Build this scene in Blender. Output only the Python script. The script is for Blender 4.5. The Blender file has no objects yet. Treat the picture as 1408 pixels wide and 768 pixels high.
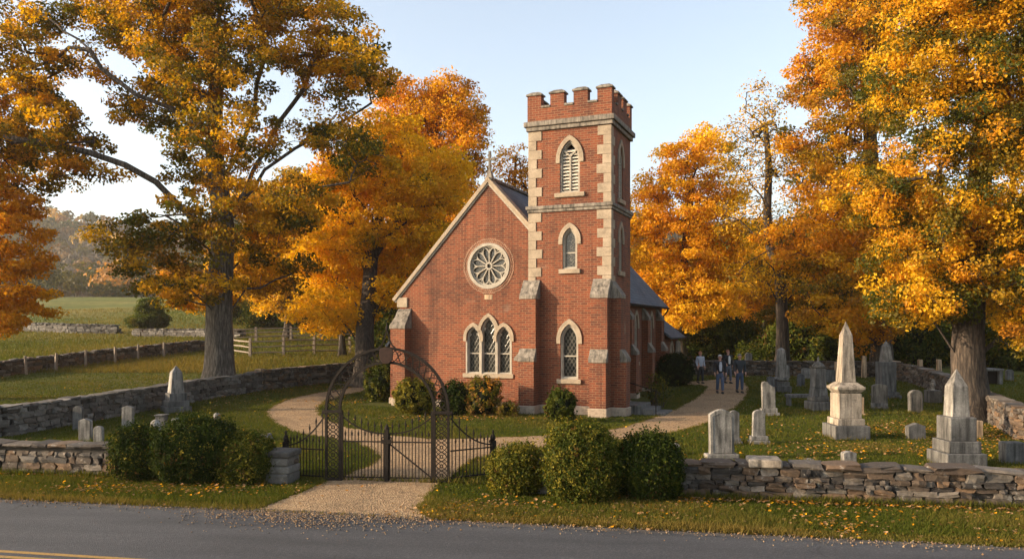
import bpy, bmesh, math, random
import numpy as np
from mathutils import Vector, Matrix
from mathutils.geometry import tessellate_polygon, delaunay_2d_cdt
R = math.radians
random.seed(7)
SC = bpy.context.scene
COL = SC.collection
F, CX, HY, CAMZ = 1088.0, 704.0, 450.0, 3.2      # lens in photo pixels, principal column, horizon row, eye height

# ------------------------------------------------------------------ terrain
LY = [-60, 27, 36, 45, 60, 80, 110, 150, 175, 230, 300, 400, 550, 680, 900, 1600]
LZ = [0, 0, .15, .5, 1.2, 2.5, 5.2, 8.7, 10, 9, 12, 32, 72, 94, 80, 60]
RY_ = [-60, 27, 36, 45, 60, 100, 200, 300, 400, 550, 680, 900, 1600]
RZ_ = [0, 0, .12, .4, .7, 1.5, 3, 8, 28, 62, 80, 70, 50]
def terrain(x, y):
    x = np.asarray(x, float); y = np.asarray(y, float)
    t = np.clip((-x / np.maximum(y, 5) - .08) / .25, 0, 1); t = t * t * (3 - 2 * t)
    z = np.interp(y, LY, LZ) * t + np.interp(y, RY_, RZ_) * (1 - t)
    far = np.clip((y - 48) / 40, 0, 1)
    z = z + far * (.18 * np.sin(x * .11 + y * .05) + .12 * np.sin(x * .23 - y * .09 + 1))
    hill = np.clip((y - 300) / 200, 0, 1)
    z = z + hill * (7 * np.sin(x * .011 + 1.0) + 4 * np.sin(x * .027 + y * .01))
    return z
def tz(x, y): return float(terrain(x, y))
def P(px, py):
    """the place on the ground seen in column px, row py of the photograph"""
    rx, rz = (px - CX) / F, (HY - py) / F
    ys = np.concatenate([np.arange(8, 60, .05), np.arange(60, 900, .5)])
    g = CAMZ + rz * ys - terrain(rx * ys, ys)
    i = int(np.argmax(g < 0))
    if g[i] >= 0: i = len(ys) - 1
    y = ys[i]
    return Vector((rx * y, y, tz(rx * y, y)))
def at(px, py, Y): return Vector(((px - CX) / F * Y, Y, CAMZ + (HY - py) / F * Y))
def W(px, Y): return (px - CX) / F * Y

# ------------------------------------------------------------------ object helpers
def tag(o, label=None, cat=None, group=None, kind=None):
    if label: o['label'] = label
    if cat: o['category'] = cat
    if group: o['group'] = group
    if kind or cat: o['kind'] = kind or 'thing'
    return o
def empty(name, loc=(0, 0, 0), rz=0, label=None, cat=None, group=None):
    o = bpy.data.objects.new(name, None); COL.objects.link(o)
    o.location = loc; o.rotation_euler = (0, 0, rz); o.empty_display_size = .2
    return tag(o, label, cat, group)
def add_uv(me):
    uvl = me.uv_layers.new(name='UVMap')
    n = len(me.polygons)
    co = np.empty(len(me.vertices) * 3); me.vertices.foreach_get('co', co); co = co.reshape(-1, 3)
    lv = np.empty(len(me.loops), int); me.loops.foreach_get('vertex_index', lv)
    nr = np.empty(n * 3); me.polygons.foreach_get('normal', nr); nr = nr.reshape(-1, 3)
    lt = np.empty(n, int); me.polygons.foreach_get('loop_total', lt)
    pn = np.repeat(nr, lt, axis=0)
    t = np.stack([-pn[:, 1], pn[:, 0], np.zeros(len(pn))], 1)
    ln = np.linalg.norm(t, axis=1); flat = ln < .3
    t[flat] = (1, 0, 0); t[~flat] /= ln[~flat][:, None]
    b = np.cross(pn, t)
    p = co[lv]
    uv = np.stack([(p * t).sum(1), (p * b).sum(1)], 1)
    uvl.data.foreach_set('uv', uv.ravel())
class MB:
    def __init__(s): s.v = []; s.f = []
    def add(s, vs, fs):
        k = len(s.v); s.v.extend([tuple(v) for v in vs]); s.f.extend([tuple(i + k for i in f) for f in fs])
    def box(s, x0, x1, y0, y1, z0, z1):
        s.add([(x0,y0,z0),(x1,y0,z0),(x1,y1,z0),(x0,y1,z0),(x0,y0,z1),(x1,y0,z1),(x1,y1,z1),(x0,y1,z1)],
              [(3,2,1,0),(4,5,6,7),(0,1,5,4),(1,2,6,5),(2,3,7,6),(3,0,4,7)])
    def frustum(s, cx, cy, z0, z1, a0, b0, a1, b1):
        s.add([(cx-a0,cy-b0,z0),(cx+a0,cy-b0,z0),(cx+a0,cy+b0,z0),(cx-a0,cy+b0,z0),
               (cx-a1,cy-b1,z1),(cx+a1,cy-b1,z1),(cx+a1,cy+b1,z1),(cx-a1,cy+b1,z1)],
              [(3,2,1,0),(4,5,6,7),(0,1,5,4),(1,2,6,5),(2,3,7,6),(3,0,4,7)])
    def ext(s, pts, o, u, v, n, d0, d1):
        """polygon pts in plane (u,v) through o, counter-clockwise seen from +n, extruded d0..d1 along n"""
        o, u, v, n = Vector(o), Vector(u), Vector(v), Vector(n)
        a = [o + u * p[0] + v * p[1] + n * d0 for p in pts]; b = [o + u * p[0] + v * p[1] + n * d1 for p in pts]
        m = len(pts)
        s.add(a + b, [tuple(range(m - 1, -1, -1)), tuple(range(m, 2 * m))] + [(i, (i + 1) % m, m + (i + 1) % m, m + i) for i in range(m)])
    def strip(s, inn, out, o, u, v, n, d0, d1, closed=False):
        """solid band between two matching polylines"""
        o, u, v, n = Vector(o), Vector(u), Vector(v), Vector(n)
        m = len(inn); V = []
        for d in (d0, d1):
            for L in (inn, out): V += [o + u * p[0] + v * p[1] + n * d for p in L]
        i0, o0, i1, o1 = 0, m, 2 * m, 3 * m; fs = []
        for i in range(m if closed else m - 1):
            j = (i + 1) % m
            fs += [(i1+i, i1+j, o1+j, o1+i), (i0+j, i0+i, o0+i, o0+j), (o0+i, o0+j, o1+j, o1+i), (i0+j, i0+i, i1+i, i1+j)]
        if not closed:
            fs += [(i0, o0, o1, i1), (i0+m-1, i1+m-1, o1+m-1, o0+m-1)]
        s.add(V, fs)
    def panel(s, outline, holes, o, u, v, n, depth):
        """wall face with openings and their reveals"""
        o, u, v, n = Vector(o), Vector(u), Vector(v), Vector(n)
        polys = [[Vector((p[0], p[1], 0)) for p in L] for L in [outline] + holes]
        tris = tessellate_polygon(polys)
        flat = [q for L in polys for q in L]
        V = [o + u * q.x + v * q.y for q in flat]; fs = []
        for a, b, c in tris:
            A, B, C = V[a], V[b], V[c]
            fs.append((a, b, c) if (B - A).cross(C - A).dot(n) > 0 else (a, c, b))
        s.add(V, fs)
        for h in holes:
            m = len(h)
            a = [o + u * q[0] + v * q[1] for q in h]; b = [q - n * depth for q in a]
            s.add(a + b, [(i, m + i, m + (i + 1) % m, (i + 1) % m) for i in range(m)])
    def bar(s, p, q, w, d=None, n=(0, 1, 0)):
        p, q, n = Vector(p), Vector(q), Vector(n); d = w if d is None else d
        t = (q - p); L = t.length
        if L < 1e-6: return
        t /= L; sd = t.cross(n)
        if sd.length < 1e-4: sd = t.cross(Vector((1, 0, 0)))
        sd.normalize(); nn = sd.cross(t)
        V = []
        for e in (p, q):
            for a, b in ((-1,-1),(1,-1),(1,1),(-1,1)): V.append(e + sd * (a * w / 2) + nn * (b * d / 2))
        s.add(V, [(3,2,1,0),(4,5,6,7),(0,1,5,4),(1,2,6,5),(2,3,7,6),(3,0,4,7)])
    def poly(s, pts, w, d=None, n=(0, 1, 0)):
        for a, b in zip(pts[:-1], pts[1:]): s.bar(a, b, w, d, n)
    def lathe(s, prof, c=(0, 0, 0), seg=16):
        k = len(prof); V = []
        for r, z in prof:
            for i in range(seg):
                a = 2 * math.pi * i / seg; V.append((c[0] + r * math.cos(a), c[1] + r * math.sin(a), c[2] + z))
        fs = [(j*seg+i, j*seg+(i+1)%seg, (j+1)*seg+(i+1)%seg, (j+1)*seg+i) for j in range(k-1) for i in range(seg)]
        fs += [tuple(range(seg-1, -1, -1)), tuple((k-1)*seg+i for i in range(seg))]
        s.add(V, fs)
    def tube(s, pts, rs, seg=8):
        pts = [Vector(p) for p in pts]; V = []; m = len(pts)
        ref = Vector((.31, .87, .38))
        for i, p in enumerate(pts):
            t = (pts[min(i + 1, m - 1)] - pts[max(i - 1, 0)]).normalized()
            a = t.cross(ref).normalized(); b = t.cross(a)
            r = rs[i] if hasattr(rs, '__len__') else rs
            V += [p + a * (r * math.cos(2 * math.pi * k / seg)) + b * (r * math.sin(2 * math.pi * k / seg)) for k in range(seg)]
        fs = [(j*seg+i, j*seg+(i+1)%seg, (j+1)*seg+(i+1)%seg, (j+1)*seg+i) for j in range(m-1) for i in range(seg)]
        fs += [tuple(range(seg-1, -1, -1)), tuple((m-1)*seg+i for i in range(seg))]
        s.add(V, fs)
    def build(s, name, m, parent=None, bevel=0, smooth=False, loc=None):
        me = bpy.data.meshes.new(name); me.from_pydata(s.v, [], s.f); me.update()
        add_uv(me); me.materials.append(m)
        if smooth: me.polygons.foreach_set('use_smooth', [True] * len(me.polygons))
        o = bpy.data.objects.new(name, me); COL.objects.link(o)
        if parent: o.parent = parent
        if loc is not None: o.location = loc
        if bevel:
            b = o.modifiers.new('Bevel', 'BEVEL'); b.width = bevel; b.segments = 2; b.limit_method = 'ANGLE'; b.angle_limit = R(35)
        return o
def np_mesh(name, co, faces, m, parent=None, col=None, smooth=False, loc=None, uv=False):
    """faces: (n,k) array, all of one size; col: per-vertex rgb"""
    co = np.asarray(co, np.float32); faces = np.asarray(faces, np.int32)
    n, k = faces.shape
    me = bpy.data.meshes.new(name)
    me.vertices.add(len(co)); me.vertices.foreach_set('co', co.ravel())
    me.loops.add(n * k); me.loops.foreach_set('vertex_index', faces.ravel())
    me.polygons.add(n)
    me.polygons.foreach_set('loop_start', np.arange(n, dtype=np.int32) * k)
    me.polygons.foreach_set('loop_total', np.full(n, k, np.int32))
    me.polygons.foreach_set('use_smooth', np.full(n, smooth))
    me.update(calc_edges=True)
    if col is not None:
        ca = me.color_attributes.new('Col', 'FLOAT_COLOR', 'POINT')
        c4 = np.ones((len(co), 4), np.float32); c4[:, :3] = col
        ca.data.foreach_set('color', c4.ravel())
    if uv: add_uv(me)
    me.materials.append(m)
    o = bpy.data.objects.new(name, me); COL.objects.link(o)
    if parent: o.parent = parent
    if loc is not None: o.location = loc
    return o

# ------------------------------------------------------------------ materials
def newmat(name):
    m = bpy.data.materials.new(name); m.use_nodes = True
    nt = m.node_tree
    return m, nt, nt.nodes['Principled BSDF']
def nd(nt, t, **kw):
    n = nt.nodes.new(t)
    for k, v in kw.items():
        if k.startswith('i_'):
            key = k[2:].replace('_', ' ')
            n.inputs[key].default_value = v
        else: setattr(n, k, v)
    return n
def lk(nt, a, b): nt.links.new(a, b)
def ramp(nt, fac, stops):
    n = nt.nodes.new('ShaderNodeValToRGB'); e = n.color_ramp.elements
    while len(e) < len(stops): e.new(.5)
    for el, (p, c) in zip(e, stops):
        el.position = p; el.color = (*c, 1) if len(c) == 3 else c
    lk(nt, fac, n.inputs['Fac']); return n.outputs['Color']
def noise(nt, vec, scale, detail=4, rough=.6):
    n = nd(nt, 'ShaderNodeTexNoise', i_Scale=scale, i_Detail=detail, i_Roughness=rough)
    if vec is not None: lk(nt, vec, n.inputs['Vector'])
    return n.outputs['Fac']
def mix(nt, fac, a, b, blend='MIX'):
    n = nt.nodes.new('ShaderNodeMix'); n.data_type = 'RGBA'; n.blend_type = blend; n.clamp_factor = True
    for s, x in ((0, fac), (6, a), (7, b)):
        if hasattr(x, 'node'): lk(nt, x, n.inputs[s])
        elif s == 0: n.inputs[s].default_value = x
        else: n.inputs[s].default_value = (*x, 1)
    return n.outputs[2]
def mth(nt, op, a, b=None):
    n = nt.nodes.new('ShaderNodeMath'); n.operation = op
    for i, x in enumerate((a, b)):
        if x is None: continue
        if hasattr(x, 'node'): lk(nt, x, n.inputs[i])
        else: n.inputs[i].default_value = x
    return n.outputs[0]
def bump(nt, bs, h, strength=.4, dist=.02):
    n = nd(nt, 'ShaderNodeBump', i_Strength=strength, i_Distance=dist); lk(nt, h, n.inputs['Height']); lk(nt, n.outputs[0], bs.inputs['Normal'])
def coords(nt, kind='Object'): return nt.nodes.new('ShaderNodeTexCoord').outputs[kind]
def mapping(nt, vec, scale=(1, 1, 1), loc=None):
    n = nt.nodes.new('ShaderNodeMapping'); n.inputs['Scale'].default_value = scale
    lk(nt, vec, n.inputs['Vector'])
    if loc is not None: lk(nt, loc, n.inputs['Location'])
    return n.outputs[0]
def per_object(nt, vec, scale=(1, 1, 1)):
    inf = nt.nodes.new('ShaderNodeObjectInfo')
    cx = nt.nodes.new('ShaderNodeCombineXYZ')
    a = mth(nt, 'MULTIPLY', inf.outputs['Random'], 37.0)
    for i in range(3): lk(nt, a, cx.inputs[i])
    return mapping(nt, vec, scale, cx.outputs[0])

def brick_mat(name, c1, c2, mortar, bw=.25, rh=.084, ms=.0095, blot=.8):
    m, nt, bs = newmat(name)
    uv = coords(nt, 'UV'); ob = coords(nt)
    jit = nd(nt, 'ShaderNodeTexNoise', i_Scale=3.0, i_Detail=2.0); lk(nt, ob, jit.inputs['Vector'])
    vm = nt.nodes.new('ShaderNodeVectorMath'); vm.operation = 'MULTIPLY_ADD'
    lk(nt, jit.outputs['Color'], vm.inputs[0]); vm.inputs[1].default_value = (.012, .012, 0); lk(nt, uv, vm.inputs[2])
    b = nt.nodes.new('ShaderNodeTexBrick'); b.offset = .5; b.squash = 1
    lk(nt, vm.outputs[0], b.inputs['Vector'])
    for k, v in (('Scale', 1), ('Mortar Size', ms), ('Mortar Smooth', .25), ('Bias', -.15), ('Brick Width', bw), ('Row Height', rh)): b.inputs[k].default_value = v
    b.inputs['Color1'].default_value = (*c1, 1); b.inputs['Color2'].default_value = (*c2, 1); b.inputs['Mortar'].default_value = (*mortar, 1)
    big = ramp(nt, noise(nt, mapping(nt, ob, (1, 1, .6)), .6, 7, .7), [(.3, (.42, .38, .36)), (.47, (.95, .93, .92)), (.6, (1.1, 1.05, 1.0)), (.74, (1.5, 1.35, 1.2))])
    c = mix(nt, blot, b.outputs['Color'], big, 'MULTIPLY')
    st = noise(nt, mapping(nt, ob, (2.6, 2.6, .22)), 1.2, 6, .7)      # rain and soot streaks
    c = mix(nt, .8, c, ramp(nt, st, [(.32, (.55, .52, .5)), (.48, (1, 1, 1)), (.7, (1.12, 1.1, 1.06))]), 'MULTIPLY')
    fine = ramp(nt, noise(nt, ob, 22, 3, .7), [(.3, (.72, .72, .72)), (.7, (1.15, 1.12, 1.1))])
    c = mix(nt, .7, c, fine, 'MULTIPLY')
    # pale lime bloom in patches of the masonry
    bl = ramp(nt, noise(nt, mapping(nt, ob, (.8, .8, 1.6)), 1.1, 5, .7), [(.6, (0, 0, 0)), (.78, (.35, .35, .35))])
    c = mix(nt, bl, c, (.36, .26, .19))
    lk(nt, c, bs.inputs['Base Color']); bs.inputs['Roughness'].default_value = .88
    h = mth(nt, 'SUBTRACT', 1.0, b.outputs['Fac'])
    h = mth(nt, 'ADD', h, mth(nt, 'MULTIPLY', noise(nt, ob, 30, 3), .5))
    bump(nt, bs, h, .55, .012)
    return m
def stone_mat(name, base, dark, light, scale=2.0, streak=True, rough=.85, bs_=.5):
    m, nt, bs = newmat(name)
    ob = per_object(nt, coords(nt))
    c = ramp(nt, noise(nt, ob, scale, 7, .68), [(.28, dark), (.5, base), (.72, light)])
    if streak:
        st = noise(nt, mapping(nt, ob, (7, 7, .7)), 1.3, 5, .65)
        c = mix(nt, 1, c, ramp(nt, st, [(.34, (.3, .29, .275)), (.5, (.9, .89, .87)), (.66, (1.3, 1.28, 1.25))]), 'MULTIPLY')
    sp = noise(nt, ob, scale * 16, 3, .7)
    c = mix(nt, .6, c, ramp(nt, sp, [(.3, (.7, .7, .7)), (.7, (1.2, 1.2, 1.18))]), 'MULTIPLY')
    li = ramp(nt, noise(nt, ob, scale * 4.3, 5, .7), [(.62, (0, 0, 0)), (.68, (.55, .55, .55) if streak else (.18, .18, .18))])
    c = mix(nt, li, c, tuple(x * .42 for x in dark))
    lk(nt, c, bs.inputs['Base Color']); bs.inputs['Roughness'].default_value = rough
    bump(nt, bs, sp, bs_, .01)
    return m
def rubble_mat(name, cols, mossy=.35):
    m, nt, bs = newmat(name)
    g = nt.nodes.new('ShaderNodeNewGeometry')
    ob = coords(nt)
    n = len(cols)
    c = ramp(nt, g.outputs['Random Per Island'], [(i / (n - 1) if n > 1 else 0, k) for i, k in enumerate(cols)])
    c = mix(nt, .8, c, ramp(nt, noise(nt, ob, 9, 6, .7), [(.3, (.5, .48, .45)), (.5, (1, 1, 1)), (.75, (1.35, 1.33, 1.3))]), 'MULTIPLY')
    li = ramp(nt, noise(nt, ob, 4.5, 7, .75), [(.585, (0, 0, 0)), (.66, (mossy, mossy, mossy))])
    c = mix(nt, li, c, (.30, .285, .25))
    lk(nt, c, bs.inputs['Base Color']); bs.inputs['Roughness'].default_value = .92
    bump(nt, bs, noise(nt, ob, 14, 5, .7), .7, .03)
    return m
def leaf_mat(name, trans=.4, gloss=.012):
    m, nt, bs = newmat(name)
    nt.nodes.remove(bs)
    a = nd(nt, 'ShaderNodeAttribute', attribute_name='Col')
    d = nt.nodes.new('ShaderNodeBsdfDiffuse'); t = nt.nodes.new('ShaderNodeBsdfTranslucent')
    lk(nt, a.outputs['Color'], d.inputs['Color'])
    sat = nd(nt, 'ShaderNodeHueSaturation', i_Saturation=1.15, i_Value=1.1); lk(nt, a.outputs['Color'], sat.inputs['Color'])
    lk(nt, sat.outputs[0], t.inputs['Color'])
    mx = nt.nodes.new('ShaderNodeMixShader'); mx.inputs[0].default_value = trans
    lk(nt, d.outputs[0], mx.inputs[1]); lk(nt, t.outputs[0], mx.inputs[2])
    gl = nd(nt, 'ShaderNodeBsdfGlossy', i_Roughness=.5); gl.inputs['Color'].default_value = (.8, .8, .8, 1)
    m2 = nt.nodes.new('ShaderNodeMixShader'); m2.inputs[0].default_value = gloss
    lk(nt, mx.outputs[0], m2.inputs[1]); lk(nt, gl.outputs[0], m2.inputs[2])
    lk(nt, m2.outputs[0], nt.nodes['Material Output'].inputs['Surface'])
    return m
def bark_mat(name, a, b):
    m, nt, bs = newmat(name)
    ob = coords(nt)
    n = noise(nt, mapping(nt, ob, (6, 6, .8)), 2.4, 7, .72)
    c = ramp(nt, n, [(.38, tuple(x * .55 for x in a)), (.48, a), (.62, b)])
    c = mix(nt, .6, c, ramp(nt, noise(nt, ob, .9, 4), [(.35, (.7, .7, .68)), (.7, (1.2, 1.18, 1.12))]), 'MULTIPLY')
    lk(nt, c, bs.inputs['Base Color']); bs.inputs['Roughness'].default_value = .95
    bump(nt, bs, n, .9, .06)
    return m
def plain(name, c, rough=.7, var=.25, metal=0, sc=8):
    m, nt, bs = newmat(name)
    v = noise(nt, coords(nt), sc, 4)
    lo = tuple(x * (1 - var) for x in c); hi = tuple(min(1, x * (1 + var)) for x in c)
    lk(nt, ramp(nt, v, [(.3, lo), (.7, hi)]), bs.inputs['Base Color'])
    bs.inputs['Roughness'].default_value = rough; bs.inputs['Metallic'].default_value = metal
    return m
MT = {}
MT['brick'] = brick_mat('red_brick', (.19, .045, .0145), (.085, .021, .009), (.205, .122, .066))
MT['brick_ring'] = brick_mat('pale_brick', (.24, .08, .036), (.2, .062, .028), (.34, .25, .17), bw=.08, rh=.08)
MT['slate'] = brick_mat('blue_slate', (.105, .125, .155), (.075, .09, .115), (.04, .045, .055), bw=.3, rh=.19, ms=.012, blot=.6)
MT['dress'] = stone_mat('dressed_limestone', (.30, .235, .163), (.19, .148, .104), (.39, .31, .225), 2.2, streak=False)
MT['weather'] = stone_mat('weathered_limestone', (.19, .163, .132), (.085, .077, .066), (.29, .255, .213), 4)
MT['plinth'] = rubble_mat('plinth_stone', [(.26, .2, .15), (.34, .27, .2), (.2, .16, .13), (.3, .25, .2)], .25)
MT['frame'] = stone_mat('window_stone', (.32, .283, .228), (.22, .195, .16), (.4, .357, .295), 3, streak=False)
MT['louvre'] = plain('louvre_paint', (.55, .49, .4), .7, .15)
MT['marble'] = stone_mat('weathered_marble', (.19, .178, .16), (.085, .08, .074), (.33, .31, .285), 1.8)
MT['marble_warm'] = stone_mat('pale_warm_marble', (.27, .225, .175), (.15, .127, .10), (.36, .31, .25), 1.4)
MT['grey'] = stone_mat('grey_stone', (.10, .096, .09), (.05, .049, .047), (.165, .158, .148), 1.8)
MT['darkstone'] = stone_mat('dark_granite', (.09, .092, .095), (.05, .05, .052), (.15, .15, .15), 2.5)
MT['tan'] = stone_mat('tan_sandstone', (.4, .28, .17), (.28, .19, .12), (.5, .37, .24), 2.5)
MT['rubble'] = rubble_mat('wall_rubble', [(.08, .058, .04), (.032, .024, .019), (.15, .125, .1), (.06, .043, .03), (.135, .082, .045), (.022, .018, .016), (.12, .104, .086)], .6)
MT['rubble_grey'] = rubble_mat('grey_fieldstone', [(.055, .045, .036), (.125, .113, .098), (.028, .024, .02), (.175, .162, .143), (.072, .059, .047)], .32)
MT['mortar'] = plain('dark_wall_core', (.018, .015, .012), .95, .4)
MT['iron'] = plain('rusting_black_iron', (.0125, .0085, .006), .75, .5, 0, 20); MT['iron'].node_tree.nodes['Principled BSDF'].inputs['Specular IOR Level'].default_value = .2
MT['rust'] = plain('rusty_plate', (.028, .012, .007), .95, .4, 0, 14)
MT['wood'] = plain('grey_weathered_wood', (.24, .19, .145), .9, .35, 0, 14)
MT['bark_oak'] = bark_mat('oak_bark', (.07, .058, .048), (.18, .155, .13))
MT['bark_dark'] = bark_mat('maple_bark', (.035, .026, .02), (.10, .075, .056))
MT['leaf'] = leaf_mat('autumn_leaf', .45)
MT['needle'] = leaf_mat('evergreen_leaf', .2, .004)
MT['grassblade'] = leaf_mat('grass_blade', .35, 0)
MT['litter'] = leaf_mat('fallen_leaf', .1, 0)

# leaded glass
def glass_mat(name, kind):
    m, nt, bs = newmat(name)
    uv = nt.nodes.new('ShaderNodeSeparateXYZ'); lk(nt, coords(nt, 'UV'), uv.inputs[0])
    x = mth(nt, 'MULTIPLY', uv.outputs[0], 1.0); y = mth(nt, 'MULTIPLY', uv.outputs[1], .62)
    k = 6.6
    def line(e):
        f = mth(nt, 'FRACT', mth(nt, 'MULTIPLY', e, k)); return mth(nt, 'GREATER_THAN', mth(nt, 'ABSOLUTE', mth(nt, 'SUBTRACT', f, .5)), .42)
    l = mth(nt, 'MAXIMUM', line(mth(nt, 'ADD', x, y)), line(mth(nt, 'SUBTRACT', x, y)))
    g = noise(nt, coords(nt), 5, 3)
    pane = ramp(nt, g, [(.3, (.007, .008, .008)), (.7, (.028, .029, .025))])
    lead = (.075, .07, .06)
    lk(nt, mix(nt, l, pane, lead), bs.inputs['Base Color'])
    lk(nt, mth(nt, 'ADD', mth(nt, 'MULTIPLY', l, .5), .12), bs.inputs['Roughness'])
    bump(nt, bs, mth(nt, 'ADD', l, g), .3, .01)
    bs.inputs['Specular IOR Level'].default_value = .12
    return m
MT['glass'] = glass_mat('leaded_glass', 'lattice')
def plainglass():
    m, nt, bs = newmat('patterned_glass')
    v = nd(nt, 'ShaderNodeTexVoronoi', i_Scale=14.0, feature='DISTANCE_TO_EDGE'); lk(nt, coords(nt), v.inputs['Vector'])
    l = mth(nt, 'LESS_THAN', v.outputs['Distance'], .07)
    lk(nt, mix(nt, l, (.018, .018, .016), (.11, .1, .08)), bs.inputs['Base Color']); bs.inputs['Roughness'].default_value = .2
    return m
MT['glass2'] = plainglass()

# ------------------------------------------------------------------ camera, light, sky
cam = bpy.data.objects.new('camera', bpy.data.cameras.new('camera')); COL.objects.link(cam)
cam.location = (0, 0, CAMZ); cam.rotation_euler = (R(90), 0, 0)
cam.data.sensor_width = 36; cam.data.lens = 36 * F / 1408; cam.data.shift_y = (HY - 384) / 1408
cam.data.clip_end = 5000; cam.data.clip_start = .1
SC.camera = cam
SUN_EL, SUN_AZ = 14.0, 9.0          # elevation; degrees the sun stands behind the picture plane on the left
sd = Vector((-math.cos(R(SUN_AZ)) * math.cos(R(SUN_EL)), -math.sin(R(SUN_AZ)) * math.cos(R(SUN_EL)), math.sin(R(SUN_EL))))
sun = bpy.data.objects.new('sun', bpy.data.lights.new('sun', 'SUN')); COL.objects.link(sun)
sun.data.energy = 3.4; sun.data.angle = R(.6); sun.data.color = (1, .76, .50)
sun.rotation_euler = sd.to_track_quat('Z', 'Y').to_euler()
wd = bpy.data.worlds.new('World'); SC.world = wd; wd.use_nodes = True
wt = wd.node_tree
sky = wt.nodes.new('ShaderNodeTexSky'); sky.sky_type = 'NISHITA'; sky.sun_disc = False
sky.sun_elevation = R(SUN_EL); sky.sun_rotation = math.atan2(sd.x, sd.y); sky.air_density = 1.0; sky.dust_density = 2.6; sky.ozone_density = 1.0; sky.altitude = 100
hs = wt.nodes.new('ShaderNodeHueSaturation'); hs.inputs['Saturation'].default_value = .70; hs.inputs['Value'].default_value = 1.0
wt.links.new(sky.outputs[0], hs.inputs['Color'])
bg = wt.nodes['Background']; wt.links.new(hs.outputs[0], bg.inputs['Color']); bg.inputs['Strength'].default_value = .15
SC.view_settings.view_transform = 'Standard'; SC.view_settings.look = 'None'; SC.view_settings.gamma = 1
SC.view_settings.exposure = 1.42
SC.render.engine = 'CYCLES'
SC.cycles.max_bounces = 6; SC.cycles.diffuse_bounces = 3; SC.cycles.transmission_bounces = 4; SC.cycles.volume_bounces = 1
SC.cycles.use_denoising = True
try: SC.cycles.denoiser = 'OPENIMAGEDENOISE'
except Exception: pass
# ------------------------------------------------------------------ ground, road, path
def ground():
    def axis(segs):
        out = []
        for a, b, st in segs: out += list(np.arange(a, b, st))
        return np.array(out + [segs[-1][1]], float)
    ys = axis([(-60, 12, 3), (12, 50, .4), (50, 120, 2), (120, 320, 5), (320, 800, 12), (800, 1600, 50)])
    half = np.concatenate([np.arange(0, 24, .5), np.arange(24, 80, 2), np.arange(80, 300, 6), np.arange(300, 700, 20), np.arange(700, 1501, 100)])
    xs = np.concatenate([-half[:0:-1], half])
    X, Y = np.meshgrid(xs, ys)
    Z = terrain(X, Y)
    co = np.stack([X, Y, Z], -1).reshape(-1, 3)
    nx, ny = len(xs), len(ys)
    i = (np.arange(ny - 1)[:, None] * nx + np.arange(nx - 1)).ravel()
    f = np.stack([i, i + 1, i + nx + 1, i + nx], 1)
    m, nt, bs = newmat('lawn')
    ob = coords(nt)
    sx = nt.nodes.new('ShaderNodeSeparateXYZ'); lk(nt, ob, sx.inputs[0])
    a = ramp(nt, noise(nt, ob, .35, 6, .65), [(.3, (.036, .048, .010)), (.52, (.068, .072, .016)), (.74, (.12, .098, .03))])
    c = mix(nt, .55, a, ramp(nt, noise(nt, ob, 3.2, 6, .7), [(.3, (.5, .55, .4)), (.5, (1, 1, 1)), (.72, (1.6, 1.35, .95))]), 'MULTIPLY')
    c = mix(nt, .8, c, ramp(nt, noise(nt, mapping(nt, ob, (1, .6, 1)), 26, 4, .75), [(.3, (.5, .5, .45)), (.5, (1, 1, 1)), (.75, (1.55, 1.5, 1.3))]), 'MULTIPLY')
    # open pasture beyond the churchyard: longer, paler grass in wide swathes
    pa = ramp(nt, noise(nt, mapping(nt, ob, (.035, .16, .1)), 1.0, 6, .62), [(.32, (.075, .098, .022)), (.5, (.125, .13, .03)), (.66, (.215, .175, .055))])
    pa = mix(nt, .85, pa, ramp(nt, noise(nt, mapping(nt, ob, (.5, 1.0, 1)), 1.2, 8, .78), [(.34, (.45, .5, .4)), (.5, (.95, .95, .95)), (.66, (1.55, 1.4, 1.1))]), 'MULTIPLY')
    f1 = nt.nodes.new('ShaderNodeMapRange'); lk(nt, sx.outputs[1], f1.inputs[0]); f1.inputs[1].default_value = 40; f1.inputs[2].default_value = 56
    c = mix(nt, f1.outputs[0], c, pa)
    f2 = nt.nodes.new('ShaderNodeMapRange'); lk(nt, sx.outputs[1], f2.inputs[0]); f2.inputs[1].default_value = 188; f2.inputs[2].default_value = 210
    c = mix(nt, f2.outputs[0], c, (.06, .042, .022))
    lk(nt, c, bs.inputs['Base Color']); bs.inputs['Roughness'].default_value = 1; bs.inputs['Specular IOR Level'].default_value = .1
    bump(nt, bs, noise(nt, ob, 16, 5, .75), .8, .05)
    o = np_mesh('ground', co, f, m, smooth=True); tag(o, kind='structure')
ground()

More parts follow.
